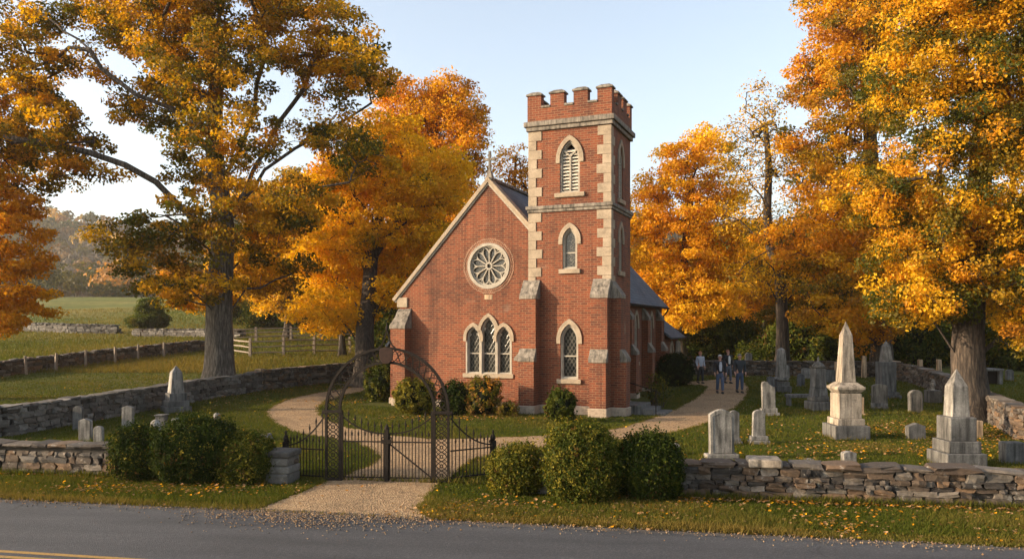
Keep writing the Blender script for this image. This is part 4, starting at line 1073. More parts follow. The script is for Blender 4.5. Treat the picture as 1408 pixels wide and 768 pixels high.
obelisk(242, 566, 502, [(33, 8), (28, 8), (23, 10)], (18, 13), 'grey obelisk on a stepped base left of the oak', 'marble', 'grey', rz=R(38), apex=.26)
q = P(358, 605); b = MB(); b.add([(-.32,-.22,0),(.34,-.25,0),(.3,.25,0),(-.3,.2,0),(-.25,-.18,.1),(.28,-.2,.17),(.26,.18,.2),(-.22,.16,.12)], [(3,2,1,0),(4,5,6,7),(0,1,5,4),(1,2,6,5),(2,3,7,6),(3,0,4,7)])
o = b.build('fallen_slab', MT['grey'], loc=q, bevel=.03); tag(o, 'flat fallen grey slab lying in the grass left of the gate', 'gravestone', GVW)

# ------------------------------------------------------------------ pasture fences
first = None
for i, (px, py) in enumerate(((-5, 521), (42, 513.5), (82, 509), (122, 503), (162, 498), (193, 493.5), (228, 490))):
    q = P(px, py)
    if first is None:
        b = MB(); b.frustum(0, 0, -.2, 1.05, .07, .07, .06, .06); first = o = b.build('fence_post', MT['wood'], bevel=.012)
    else: o = first.copy(); COL.objects.link(o)
    o.location = q + Vector((.1, -.55, 0)); o.rotation_euler = (random.uniform(-.05, .05), random.uniform(-.06, .06), random.uniform(0, 1))
    tag(o, 'grey wooden post standing against the dark fieldstone wall in the pasture', 'fence post', 'posts along the pasture wall')
rail = [P(*p) for p in ((318, 487), (344, 490), (390, 489), (432, 487), (481, 486))]
FN = empty('rail_fence', rail[0], 0, 'grey split rail fence between the oak and the golden tree left of the church', 'fence')
for q in rail:
    b = MB(); d = q - rail[0]; b.frustum(d.x, d.y, d.z - .3, d.z + 1.35, .1, .1, .085, .085); b.build('post', MT['wood'], FN, bevel=.015)
for a, c in zip(rail[:-1], rail[1:]):
    for z in (.3, .72, 1.12):
        b = MB(); d0, d1 = a - rail[0], c - rail[0]; r1, r2, r3 = (random.uniform(-.05, .05) for _ in range(3))
        b.tube([d0 + Vector((0, -.05, z + r1)), (d0 + d1) / 2 + Vector((0, -.05, z + r2 - .02)), d1 + Vector((0, -.05, z + r3))], [.05, .06, .045], 6); b.build('rail', MT['wood'], FN)
rail = [P(*p) for p in ((320, 472), (352, 470), (400, 468.5), (440, 467), (484, 466))]
FN = empty('rail_fence', rail[0], 0, 'second split rail fence farther back in the pasture behind the first', 'fence')
for q in rail:
    b = MB(); d = q - rail[0]; b.frustum(d.x, d.y, d.z - .3, d.z + 1.3, .1, .1, .085, .085); b.build('post', MT['wood'], FN)
for a, c in zip(rail[:-1], rail[1:]):
    for z in (.45, .8, 1.12):
        b = MB(); d0, d1 = a - rail[0], c - rail[0]; b.tube([d0 + Vector((0, -.05, z)), d1 + Vector((0, -.05, z + random.uniform(-.06, .06)))], .055, 5); b.build('rail', MT['wood'], FN)
# ------------------------------------------------------------------ trees
PAL = {
 'green':  ((.045, .062, .009), (.078, .09, .012)),
 'olive':  ((.10, .092, .011), (.175, .125, .012)),
 'gold':   ((.64, .33, .012), (.80, .46, .02)),
 'yellow': ((.74, .43, .018), (.88, .55, .03)),
 'orange': ((.56, .225, .010), (.72, .325, .014)),
 'rust':   ((.30, .12, .014), (.44, .19, .018)),
 'red':    ((.44, .09, .012), (.52, .13, .015)),
 'brown':  ((.17, .095, .03), (.26, .14, .04)),
 'grey':   ((.13, .105, .075), (.2, .16, .11)),
}
def unit(rng, n):
    v = rng.normal(0, 1, (n, 3)); return v / np.linalg.norm(v, axis=1)[:, None]
def leaf_geo(c, nrm, s, rng, aspect=.62, fold=.18):
    n = len(c); r = unit(rng, n)
    t = np.cross(nrm, r); t /= np.linalg.norm(t, axis=1)[:, None] + 1e-9; b = np.cross(nrm, t)
    s = s[:, None]; k = rng.uniform(.75, 1.25, (n, 1)) * aspect
    v = np.stack([c + t*s, c + b*s*k + nrm*s*fold, c - t*s*.9, c - b*s*k + nrm*s*fold], 1)
    return v.reshape(-1, 3), np.arange(n * 4).reshape(-1, 4)
def palette(names, weights, rng, n):
    lo = np.array([PAL[k][0] for k in names]); hi = np.array([PAL[k][1] for k in names])
    i = rng.choice(len(names), n, p=np.array(weights) / sum(weights)); u = rng.random((n, 1))
    return lo[i] * (1 - u) + hi[i] * u
def vnoise(p, seed, f):
    r = np.random.default_rng(seed); a = r.normal(0, 1, (6, 3)) * f; ph = r.uniform(0, 6.28, 6)
    return np.sin(p @ a.T + ph).mean(1) * 1.6
def tubes(edges, seg=6):
    """edges: list of (p0, p1, r0, r1)"""
    p0 = np.array([e[0] for e in edges]); p1 = np.array([e[1] for e in edges]); r0 = np.array([e[2] for e in edges]); r1 = np.array([e[3] for e in edges])
    t = p1 - p0; t /= np.linalg.norm(t, axis=1)[:, None] + 1e-9
    ref = np.array([.35, .9, .2]); a = np.cross(t, ref); a /= np.linalg.norm(a, axis=1)[:, None] + 1e-9; b = np.cross(t, a)
    ang = np.arange(seg) * 2 * math.pi / seg; ca, sa = np.cos(ang)[None, :, None], np.sin(ang)[None, :, None]
    ring = a[:, None] * ca + b[:, None] * sa
    v0 = (p0 - t * r0[:, None] * .2)[:, None] + ring * r0[:, None, None]; v1 = (p1 + t * r1[:, None] * .2)[:, None] + ring * r1[:, None, None]
    co = np.concatenate([v0, v1], 1).reshape(-1, 3)
    k = np.arange(seg); f = np.stack([k, (k + 1) % seg, (k + 1) % seg + seg, k + seg], 1)
    fs = (f[None] + (np.arange(len(edges)) * 2 * seg)[:, None, None]).reshape(-1, 4)
    return co, fs
def tree(name, label, base, trunk, lobes, ncl, nleaf, leaf, pal, tr, seed, rc=.8, group=None, bark='bark_dark', nodrop=.25, tip=.012, wide=None, flat=.6, shell=.45, limbs=1.0, flare=1.7, jitter=.3, leaders=()):
    """trunk: list of (x,y,z) offsets from base; lobes: (x,y,z, rx,ry,rz) offsets from base; pal: list of (names, weights) blended by a slow noise"""
    rng = np.random.default_rng(seed); base = np.array(base, float)
    root = empty(name, base, 0, label, 'tree', group)
    # clump centres
    vol = np.array([l[3] * l[4] * l[5] for l in lobes]); w = vol ** .8 / (vol ** .8).sum()
    C = []
    tries = 0
    mind = rc * .95
    while len(C) < ncl and tries < ncl * 12:
        tries += 1; l = lobes[rng.choice(len(lobes), p=w)]
        u = rng.normal(0, 1, 3); u /= np.linalg.norm(u); rad = rng.random() ** shell
        p = np.array(l[:3]) + u * rad * np.array(l[3:6])
        if p[2] < 1.0: continue
        if C and np.min(((np.array(C[-400:]) - p) ** 2).sum(1)) < mind * mind * rng.uniform(.2, 1): continue
        C.append(p)
    C = np.array(C)
    # skeleton
    nodes = [np.array(t, float) for t in trunk]; par = [-1] + list(range(len(trunk) - 1)); tn = len(trunk)
    def branch(i, tgt, k, sag=0., wig=.12):
        p0 = nodes[i]; d = tgt - p0; L = np.linalg.norm(d); last = i
        for j in range(1, k + 1):
            f = j / k; q = p0 + d * f
            q = q + np.array([0, 0, 1.]) * (math.sin(f * math.pi) * L * sag) + (rng.normal(0, wig * L / k, 3) if j < k else 0)
            nodes.append(q); par.append(last); last = len(nodes) - 1
        return last
    for i0, pts in leaders:      # great limbs with a known course
        last = i0
        for q in pts:
            p0 = nodes[last]; q = np.array(q, float); kk = max(1, int(np.linalg.norm(q - p0) / .9))
            for j in range(1, kk + 1):
                nodes.append(p0 + (q - p0) * j / kk + (rng.normal(0, .05, 3))); par.append(last); last = len(nodes) - 1
    nl0 = len(nodes)
    tp = np.array(trunk)
    for l in sorted(lobes, key=lambda l: np.hypot(l[0], l[1])):
        c = np.array(l[:3]); hz = np.hypot(c[0], c[1])
        cand = list(range(1, tn)) + list(range(tn, nl0, 2))
        zt = c[2] - .75 * hz - .2
        i = min(cand, key=lambda i: (abs(nodes[i][2] - zt) + .3 * np.linalg.norm(nodes[i][:2] - c[:2])) if i < tn else np.linalg.norm(nodes[i] - c) * .55)
        k = max(4, int(np.linalg.norm(c - nodes[i]) / .8))
        branch(i, c - np.array([0, 0, l[5] * .25]), k, .09, .13)
        for _ in range(int(2 * limbs)):
            u = rng.normal(0, 1, 3); u /= np.linalg.norm(u); q = c + u * np.array(l[3:6]) * .7
            i2 = len(nodes) - 1 - rng.integers(0, max(1, k - 1)); branch(i2, q, max(2, int(np.linalg.norm(q - nodes[i2]) / 1.1)), .04, .2)
    ctr = np.array(trunk[-1]); order = np.argsort(np.linalg.norm(C - ctr, axis=1)); ends = []
    NA = np.zeros((len(nodes) + ncl * 5, 3)); NA[:len(nodes)] = nodes
    for ci in order:
        c = C[ci]; n = len(nodes); NA[:n] = nodes
        d = np.linalg.norm(NA[1:n] - c, axis=1) + .7 * np.maximum(0, NA[1:n, 2] - c[2] - .2) + .25 * (np.arange(1, n) < tn)
        i = int(np.argmin(d)) + 1
        ends.append(branch(i, c, 2 if d[i-1] < 1.2 else 3 if d[i-1] < 2 else 4, .05, .2))
    cnt = np.zeros(len(nodes)); 
    for e in ends: cnt[e] += 1
    for i in range(len(nodes) - 1, 0, -1): cnt[par[i]] += cnt[i]
    # nodes of a branch come after their parents, so one backward pass sums everything below
    rad = tip * np.maximum(cnt, .6) ** .46
    top = rad[1]
    zs = np.array([t[2] for t in trunk])
    edges, big = [], []
    for i in range(1, len(nodes)):
        j = par[i]
        if i < tn:
            f0 = zs[j] / zs[-1]; f1 = zs[i] / zs[-1]
            big.append((j, i)); continue
        r0 = min(rad[j], rad[i] * 1.35) if j >= tn else min(rad[i] * 1.3, tr * .75)
        edges.append((nodes[j], nodes[i], r0, rad[i]))
    lim = [e for e in edges if e[2] > .07]; twg = [e for e in edges if e[2] <= .07]
    # trunk as one swept skin with root flare and furrows
    tp2, rr = [], []
    n = 26; zz = np.linspace(0, 1, n)
    tt = np.linspace(0, 1, tn); T = np.array(trunk)
    P_ = np.stack([np.interp(zz, tt, T[:, k]) for k in range(3)], 1); P_[0, 2] -= .25
    if n > 4:
        for _ in range(2): P_[1:-1] = (P_[:-2] + 2 * P_[1:-1] + P_[2:]) / 4
    hh = P_[:, 2]; H = max(hh[-1], .1)
    rt = tr * (1 - .62 * np.clip(hh / H, 0, 1) ** 1.2) * (1 + (flare - 1) * np.exp(-np.clip(hh, 0, None) / (.55 * tr + .2)))
    seg = 18; ang = np.arange(seg) * 2 * math.pi / seg; ph = rng.uniform(0, 6.28, 3)
    lump = 1 + (.06 * np.sin(5 * ang + ph[0]) + .045 * np.sin(8 * ang + ph[1]))[None] * (1 + 2.2 * np.exp(-np.clip(hh, 0, None) / .5))[:, None] + rng.normal(0, .012, (n, seg))
    co = np.stack([P_[:, 0:1] + rt[:, None] * lump * np.cos(ang), P_[:, 1:2] + rt[:, None] * lump * np.sin(ang), np.repeat(P_[:, 2:3], seg, 1)], -1).reshape(-1, 3)
    k = np.arange(seg); f = np.stack([k, (k + 1) % seg, (k + 1) % seg + seg, k + seg], 1); fs = (f[None] + (np.arange(n - 1) * seg)[:, None, None]).reshape(-1, 4)
    parts_c, parts_f = [co], [fs]; off = len(co)
    for E, sgm in ((lim, 9), (twg, 4)):
        if not E: continue
        a, b = tubes(E, sgm); parts_c.append(a); parts_f.append(b + off); off += len(a)
    np_mesh('trunk', np.concatenate(parts_c), np.concatenate(parts_f), MT[bark], root, smooth=True)
    # leaves
    m = len(C); nl = rng.poisson(nleaf * 2.7, m); idx = np.repeat(np.arange(m), nl); N = len(idx)
    off = unit(rng, N) * (rng.random((N, 1)) ** .42) * np.array([1, 1, flat]) * rc * .86
    rcl = rng.uniform(.7, 1.3, m)[idx][:, None]; off *= rcl
    pos = C[idx] + off
    nrm = unit(rng, N) * .9 + np.array([0, 0, .55]) + off / (np.linalg.norm(off, axis=1)[:, None] + .1) * .5; nrm /= np.linalg.norm(nrm, axis=1)[:, None]
    s = leaf * .52 * rng.uniform(.5, 1.5, N)
    v, fq = leaf_geo(pos, nrm, s, rng)
    # colour by clump: a slow noise chooses between palettes, then every leaf has its own tone
    sel = vnoise(C + base, seed + 5, .33) + rng.normal(0, jitter, m)
    thr = np.linspace(-1.1, 1.1, len(pal) + 1)[1:-1]; which = np.digitize(sel, thr)
    ccol = np.zeros((m, 3)); lcol = np.zeros((N, 3))
    for k2, (nm, wt) in enumerate(pal):
        q = which == k2; ccol[q] = palette(nm, wt, rng, q.sum())
        q = which[idx] == k2; lcol[q] = palette(nm, wt, rng, q.sum())
    col = ccol[idx] * .6 + lcol * .4
    col = col * rng.uniform(.78, 1.2, (N, 1))
    np_mesh('crown', v, fq, MT['leaf'], root, np.repeat(col, 4, axis=0))
    return root
def lobes_px(base, Y, L):
    """lobes given as seen in the photograph (column, row, half width, half height) plus depth offset and depth radius in metres"""
    out = []; sc = Y / F
    for px, py, rx, ry, dy, rd in L:
        c = at(px, py, Y); out.append((c.x - base[0], dy, c.z - base[2], rx * sc, rd, ry * sc))
    return out
def trunk_px(base, Y, L):
    out = [(0, 0, 0)]
    for px, py, dy in L:
        c = at(px, py, Y); out.append((c.x - base[0], dy, c.z - base[2]))
    return out
G, O_, Y_, OR, RU, RE = 'green', 'olive', 'gold', 'orange', 'rust', 'red'
# the big oak
b = P(304, 541); Y = b.y
tree('oak_tree', 'great spreading oak with thick grey trunk and olive orange leaves left of the gate', b,
     trunk_px(b, Y, [(303, 500, 0), (302, 440, 0), (303, 390, 0), (307, 340, 0), (308, 305, .1), (300, 262, .2), (291, 215, .3), (292, 150, .3), (300, 90, 0), (296, 30, 0)]),
     lobes_px(b, Y, [(335, -40, 150, 95, 0, 5), (235, 20, 85, 85, -1, 5), (150, 25, 55, 45, 1, 3), (40, 95, 80, 45, -1, 3.5), (85, 195, 95, 42, -2, 3.5), (195, 135, 80, 50, 2, 4), (320, 110, 90, 75, -3, 3.5), (430, 50, 90, 70, 1, 4.5), (510, 95, 55, 50, -1, 3), (440, 170, 75, 38, 2, 3.5), (350, 215, 85, 45, -3, 3), (500, 225, 52, 36, -1.5, 2.6), (260, 240, 55, 35, 2.5, 3), (20, 205, 80, 50, 1, 3.5),
       (235, 335, 70, 42, -2, 3), (330, 330, 70, 45, 2.5, 3), (405, 290, 70, 38, -2, 3), (250, 395, 55, 30, 2, 2.6), (370, 375, 70, 30, 1, 3), (-60, 130, 70, 60, 0, 3.5), (300, 325, 60, 40, -3.0, 1.8), (285, 388, 62, 32, -2.6, 1.6), (340, 290, 40, 30, -3, 1.5), (205, 372, 30, 40, -1, 1.6), (45, 22, 58, 30, 0, 2.4), (70, 150, 75, 30, -1, 2.4), (135, 240, 55, 22, -1.8, 2), (30, 262, 60, 22, -1, 2), (110, 90, 40, 22, 0, 2)]),
     1040, 66, .15, [((O_, G, RU), (6, 1.5, 1.5)), ((O_, Y_, RU), (4, 4, 2)), ((OR, Y_, O_), (3, 5, 3)), ((O_, G, Y_), (6, 2, 1.5))], .62, 21, rc=.78, bark='bark_oak', flat=.55, tip=.013, jitter=.45,
     leaders=[(i, trunk_px(b, Y, L)[1:]) for i, L in ((4, [(262, 292, -.6), (232, 258, -1.2), (196, 236, -1.6), (150, 220, -2), (95, 212, -2.3), (40, 200, -2.4)]),
       (5, [(332, 262, .6), (350, 205, 1.0), (372, 160, 1.3), (405, 110, 1.6), (420, 60, 1.8)]), (5, [(345, 285, -.5), (392, 270, -1.1), (440, 268, -1.5), (490, 262, -1.8), (530, 240, -2)]),
       (7, [(272, 185, -.6), (250, 160, -1), (210, 142, -1.4), (165, 112, -1.6), (140, 60, -1.6)]), (6, [(318, 205, 1), (338, 140, 1.4), (345, 70, 1.6), (350, 0, 1.6)]), (5, [(352, 225, 1.5), (410, 175, 2.2), (465, 140, 2.6), (520, 95, 2.8)]))])
# golden tree at the left edge
b = Vector((W(-95, 33.5), 33.5, tz(W(-95, 33.5), 33.5))); Y = 33.5
tree('maple_tree', 'orange maple reaching in at the left edge over the pasture wall', b, trunk_px(b, Y, [(-93, 480, 0), (-92, 400, 0), (-88, 330, .2), (-84, 260, 0)]),
     lobes_px(b, Y, [(-90, 230, 80, 60, 0, 3), (-20, 275, 66, 42, 0, 2.6), (20, 345, 62, 50, -1, 2.4), (-10, 420, 66, 46, .5, 2.4), (-110, 380, 80, 60, 0, 3), (-150, 280, 60, 60, 0, 3)]),
     400, 62, .14, [((OR, RU), (5, 1)), ((OR, Y_), (4, 3)), ((Y_, OR), (4, 2))], .4, 22, rc=.72, flat=.45)
# golden trees left of the church
b = P(500, 531); Y = b.y
tree('maple_tree', 'golden maple with a rugged dark trunk just left of the church', b, trunk_px(b, Y, [(501, 490, .1), (498, 450, .5), (501, 410, 1.2), (498, 360, 2.2), (505, 300, 3.1), (512, 240, 3.8)]),
     lobes_px(b, Y, [(520, 180, 65, 50, 3.5, 3), (450, 235, 62, 45, 4, 3), (560, 260, 70, 50, 3, 3), (480, 320, 82, 46, 3, 3), (590, 335, 50, 40, 4, 3), (430, 360, 62, 45, 4, 3), (545, 390, 55, 40, 3, 3), (450, 425, 62, 34, 1.5, 2.5), (600, 210, 45, 40, 5, 2.5)]),
     500, 70, .15, [((Y_, 'yellow'), (3, 5)), (('yellow', Y_, OR), (4, 4, 1)), (('yellow', O_), (5, 1))], .5, 23, rc=.85, tip=.014)
b = Vector((W(590, 56), 56, tz(W(590, 56), 56))); Y = 56
tree('maple_tree', 'tall orange red maple rising behind the gable left of the tower', b, trunk_px(b, Y, [(590, 420, 0), (588, 350, 0), (592, 270, 0), (596, 200, 0), (602, 150, 0)]),
     lobes_px(b, Y, [(610, 150, 55, 45, 0, 3), (560, 180, 50, 55, 1, 3), (640, 200, 34, 48, -1, 2.5), (600, 230, 62, 50, 0, 3), (570, 300, 62, 50, 1, 3), (630, 300, 46, 55, 0, 3), (540, 130, 32, 32, 0, 2)]),
     480, 56, .17, [((OR, RU), (5, 2)), ((OR, Y_), (4, 3)), ((RU, OR, O_), (3, 4, 1)), ((Y_, OR), (3, 3))], .45, 24, rc=.95)
b = Vector((W(708, 60), 60, tz(W(708, 60), 60))); Y = 60
tree('sparse_tree', 'thin half bare tree showing between gable cross and tower', b, trunk_px(b, Y, [(707, 400, 0), (706, 320, 0), (708, 250, 0), (709, 215, 0)]),
     lobes_px(b, Y, [(700, 235, 30, 38, 0, 2), (725, 250, 30, 42, 0, 2), (690, 280, 30, 30, 0, 2), (715, 300, 40, 40, 0, 2.4)]), 150, 18, .18, [((OR, Y_), (3, 2)), ((RU, OR), (3, 2))], .2, 25, rc=.9)
# right of the tower
b = P(938, 497); Y = 57; b = Vector((W(938, Y), Y, tz(W(938, Y), Y)))
tree('maple_tree', 'full golden maple standing behind the nave roof right of the tower', b, trunk_px(b, Y, [(938, 470, 0), (936, 420, 0), (938, 370, 0), (946, 310, 0), (950, 250, 0)]),
     lobes_px(b, Y, [(965, 215, 42, 40, 0, 3), (915, 245, 42, 42, 0, 3), (985, 270, 45, 45, 1, 3), (890, 305, 45, 45, 0, 3), (945, 320, 62, 50, -1, 3.5), (1000, 345, 45, 48, 0, 3), (900, 380, 50, 46, 0, 3), (960, 405, 60, 42, -.5, 3.5), (925, 440, 40, 25, 0, 3)]),
     470, 66, .17, [((Y_, OR), (4, 3)), ((OR, Y_), (3, 4)), (('yellow', Y_), (4, 3)), (('yellow', Y_), (3, 4))], .5, 26, rc=.94)
b = P(1076, 506); Y = 50; b = Vector((W(1076, Y), Y, tz(W(1076, Y), Y)))
tree('sparse_tree', 'tall thin leaved tree with a bare crooked trunk behind the small obelisk', b, trunk_px(b, Y, [(1076, 470, 0), (1075, 420, 0), (1072, 375, 0), (1060, 340, .3), (1054, 290, 0), (1058, 230, 0), (1052, 170, 0)]),
     lobes_px(b, Y, [(1045, 160, 30, 55, 0, 2.5), (1015, 215, 32, 50, 0, 2.5), (1070, 230, 42, 55, 0, 2.5), (1030, 300, 45, 40, 1, 3), (1090, 310, 42, 45, 0, 2.5), (1040, 380, 46, 32, -1, 3), (1105, 390, 40, 35, 0, 2.5)]),
     330, 13, .15, [((Y_, O_), (4, 4)), ((Y_, O_), (4, 2)), ((O_, G), (3, 1))], .4, 27, rc=.9)
b = P(1212, 520); Y = 47.5; b = Vector((W(1212, Y), Y, tz(W(1212, Y), Y)))
tree('maple_tree', 'very tall rust and orange maple behind the far wall, left of the great maple', b, trunk_px(b, Y, [(1212, 480, 0), (1210, 420, 0), (1205, 350, 0), (1200, 270, 0), (1196, 180, 0), (1190, 90, 0), (1190, 20, 0)]),
     lobes_px(b, Y, [(1180, -30, 80, 60, 0, 4), (1160, 50, 58, 58, -1, 4), (1230, 60, 70, 60, 0, 4), (1135, 105, 46, 42, 0, 3.2), (1165, 165, 72, 55, -2, 3.5), (1112, 205, 44, 44, 0, 3.2), (1138, 255, 62, 50, -1, 4), (1200, 280, 80, 55, -1, 4), (1110, 330, 60, 50, 1, 4), (1175, 360, 70, 50, -1, 4), (1250, 380, 70, 50, 0, 4), (1130, 415, 50, 35, -2, 3), (1200, 440, 60, 30, 0, 3), (1112, 438, 42, 26, -3, 2), (1150, 462, 26, 20, -3, 1.4)]),
     760, 66, .17, [((RU, OR), (3, 5)), ((OR, Y_), (4, 3)), ((O_, RU, Y_), (3, 2, 2)), ((OR, Y_, O_), (4, 3, 2)), ((G, O_), (2, 4))], .6, 28, rc=.95)
b = P(1335, 578); Y = b.y
tree('maple_tree', 'great orange maple with a thick forked trunk overhanging the curving wall on the right', b, trunk_px(b, Y, [(1334, 545, 0), (1330, 500, 0), (1330, 465, 0), (1335, 420, .1), (1340, 350, .2), (1350, 270, .2), (1352, 180, 0), (1355, 90, 0), (1360, 10, 0)]),
     lobes_px(b, Y, [(1370, -60, 130, 80, 0, 3.5), (1300, 20, 85, 70, -1, 3), (1400, 60, 100, 70, -1.5, 2.6), (1260, 110, 70, 52, 0, 2.8), (1345, 130, 90, 52, -2.2, 1.9), (1430, 180, 90, 60, -.5, 2.6), (1280, 200, 80, 50, -1.4, 2), (1370, 235, 90, 45, -2, 1.7), (1220, 265, 68, 42, .5, 2.4), (1310, 300, 85, 45, -1.2, 2), (1400, 320, 80, 45, -1.8, 2), (1250, 345, 65, 40, 0, 2), (1345, 390, 85, 40, -1.2, 1.7), (1430, 400, 75, 40, -.8, 2), (1290, 420, 62, 32, .5, 2), (1385, 455, 48, 34, -1.2, 1.6), (1240, 415, 60, 30, -.5, 2), (1395, 490, 26, 16, -1.6, .9), (1480, 280, 60, 90, 0, 2.6)]),
     1250, 76, .105, [((OR, RU), (5, 1)), ((Y_, OR), (4, 3)), (('yellow', Y_), (3, 3)), ((O_, Y_, G), (4, 3, 1.6)), ((O_, G), (4, 3)), ((OR, Y_, O_), (2, 4, 1))], .54, 29, rc=.6, tip=.0095, flat=.72, jitter=.5,
     leaders=[(i, trunk_px(b, Y, L)[1:]) for i, L in ((2, [(1368, 468, -.2), (1395, 435, -.5), (1420, 395, -.8), (1450, 330, -1)]), (3, [(1306, 430, -.4), (1290, 370, -.8), (1270, 290, -1.2), (1262, 200, -1.2)]), (4, [(1375, 370, .2), (1395, 290, .3), (1405, 200, .2), (1410, 100, 0)]))])
# woodland edge behind the churchyard: individual trees
edge = [(395, 74, 230, 95, 'y'), (470, 60, 190, 80, 'y'), (350, 88, 300, 75, 'g'), (560, 62, 200, 75, 'y'), (640, 82, 300, 90, 'y'), (850, 86, 330, 70, 'o'), (985, 74, 315, 65, 'y'), (1050, 70, 290, 75, 'o'), (1110, 66, 300, 75, 'g'), (1180, 72, 250, 90, 'o'), (1265, 68, 290, 90, 'g'), (1335, 62, 260, 95, 'o'), (1410, 66, 270, 95, 'g'), (1490, 60, 240, 95, 'o'), (1010, 92, 330, 60, 'g'), (1120, 100, 320, 70, 'y'), (905, 96, 340, 60, 'g'), (250, 120, 355, 50, 'o'), (420, 110, 330, 60, 'g')]
PE = {'y': [((Y_, 'yellow'), (3, 2)), ((Y_, O_), (3, 2))], 'o': [((OR, Y_), (3, 2)), ((RU, O_), (3, 2))], 'g': [((G, O_), (3, 3)), ((O_, RU), (3, 1))]}
KN = {'y': 'yellow', 'o': 'orange brown', 'g': 'green'}
proto = {}
names_e = {395: 'behind the oak trunk', 470: 'above the rail fence', 350: 'between the oak and the rail fence', 560: 'between the rugged golden maple and the gable', 640: 'behind the gable', 850: 'behind the tower', 985: 'behind the walkers', 1050: 'left of the crooked trunk', 1110: 'right of the crooked trunk', 1180: 'above the great obelisk', 1265: 'beyond the far end of the curving wall', 1335: 'behind the great maple trunk', 1410: 'beyond the tomb', 1490: 'at the far right edge', 1010: 'deep in the wood above the walkers', 1120: 'deep in the wood above the bench', 905: 'deep in the wood behind the vestry', 250: 'far in the pasture left of the oak trunk', 420: 'far behind the rail fence'}
for i, (px, Y, ytop, rx, kd) in enumerate(edge):
    x = W(px, Y); z = tz(x, Y); H = CAMZ + (HY - ytop) / F * Y - z; rw_ = rx / F * Y
    lab = '%s woodland edge tree %s' % (KN[kd], names_e[px])
    if kd not in proto:
        h = 14.; w_ = 5.2; rngE = random.Random(50 + i)
        lb = [(rngE.uniform(-.55, .55) * w_, rngE.uniform(-.55, .55) * w_, h * (.2 + .68 * ((k + .5) / 11)), w_ * rngE.uniform(.38, .55) * (1.15 - .4 * abs(k / 11 - .35)), w_ * .5, h * .11) for k in range(11)]
        r = tree('woodland_tree', lab, (x, Y, z), [(0, 0, 0), (.1, 0, h * .2), (0, .1, h * .45), (.2, 0, h * .75)], lb, 420, 44, .21, PE[kd], .28, 60 + i, rc=.95, group='trees of the woodland edge')
        proto[kd] = (r, h, w_)
    else:
        r0, h, w_ = proto[kd]; r = r0.copy(); COL.objects.link(r); tag(r, lab)
        for c in r0.children: d = c.copy(); COL.objects.link(d); d.parent = r
        r.location = (x, Y, z)
    _, h, w_ = proto[kd]; s = H / h; r.scale = (rw_ / w_ * .95, rw_ / w_ * .95, s); r.rotation_euler.z = i * 1.7
# dark evergreen in the field
q = P(207, 461); sc = q.y / F
rngv = random.Random(8); H = 56 * sc
lb = [(rngv.uniform(-.3, .3) * 30 * sc * (1 - k / 10), rngv.uniform(-.3, .3) * 30 * sc, H * (.22 + .068 * k), 31 * sc * (1 - .08 * k) * .8, 31 * sc * (1 - .08 * k) * .8, H * .09) for k in range(10)]
tree('evergreen_tree', 'small dark evergreen standing alone in the green pasture', q, [(0, 0, 0), (0, 0, H * .3), (.05, 0, H * .6), (0, 0, H * .9)], lb, 330, 60, .2, [((G,), (1,)), ((G, G, O_), (4, 4, 1))], .3, 71, rc=.6)

# ------------------------------------------------------------------ shrubs and bushes
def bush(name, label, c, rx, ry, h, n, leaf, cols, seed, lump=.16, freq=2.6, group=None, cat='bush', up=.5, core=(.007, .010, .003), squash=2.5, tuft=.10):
    rng = np.random.default_rng(seed); root = empty(name, c, 0, label, cat, group)
    def rad(u): return 1 + lump * vnoise(u, seed + 1, freq) + lump * .6 * vnoise(u, seed + 2, freq * 2.3)
    def surf(u):
        e = np.abs(u); g = (e[:, 0] ** squash + e[:, 1] ** squash + e[:, 2] ** squash) ** (-1 / squash)
        p = u * (g * rad(u))[:, None]
        p = p * np.array([rx, ry, h * .5]); p[:, 2] += h * .5; p[:, 2] = np.maximum(p[:, 2], .03); return p
    # dark inner core: its near-black colour stands for shade between the tufts
    lat, lon = 14, 24; U = []
    for i in range(lat + 1):
        for j in range(lon):
            a, b2 = math.pi * i / lat, 2 * math.pi * j / lon; U.append((math.sin(a) * math.cos(b2), math.sin(a) * math.sin(b2), math.cos(a)))
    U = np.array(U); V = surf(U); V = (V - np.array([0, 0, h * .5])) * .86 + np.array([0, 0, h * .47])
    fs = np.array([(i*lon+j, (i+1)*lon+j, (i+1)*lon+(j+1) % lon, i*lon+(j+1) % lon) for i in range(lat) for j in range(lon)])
    np_mesh('shade_core', V, fs, MT['needle'], root, np.repeat(np.array([core]), len(V), 0), smooth=True)
    # tufts: little sprays standing off the surface
    nt_ = max(60, n // (30 if leaf < .04 else 18)); u = unit(rng, nt_); tp = surf(u); nr = tp - np.array([0, 0, h * .45]); nr /= np.linalg.norm(nr, axis=1)[:, None]
    tp *= rng.uniform(.93, 1.07, (nt_, 1)) + .12 * (rng.random((nt_, 1)) < .04); tcol = palette(cols[0], cols[1], rng, nt_); br = rng.random(nt_) < .025; tcol[br] = (.11, .055, .018)
    k = rng.integers(0, nt_, n); off = rng.normal(0, 1, (n, 3)) * tuft * .5
    dirn = nr[k] * .6 + np.array([0, 0, up]); dirn /= np.linalg.norm(dirn, axis=1)[:, None]
    pos = tp[k] + off + dirn * (rng.random((n, 1)) - .55) * tuft * 1.5
    pos[:, 2] = np.maximum(pos[:, 2], .02)
    nm = unit(rng, n) * .8 + nr[k] * .8; nm /= np.linalg.norm(nm, axis=1)[:, None]
    v, f = leaf_geo(pos, nm, leaf * rng.uniform(.6, 1.4, n), rng, .5)
    col = tcol[k] * .86 + palette(cols[0], cols[1], rng, n) * .14; col *= rng.uniform(.82, 1.18, (n, 1))
    np_mesh('foliage', v, f, MT['needle'], root, np.repeat(col, 4, axis=0))
    return root
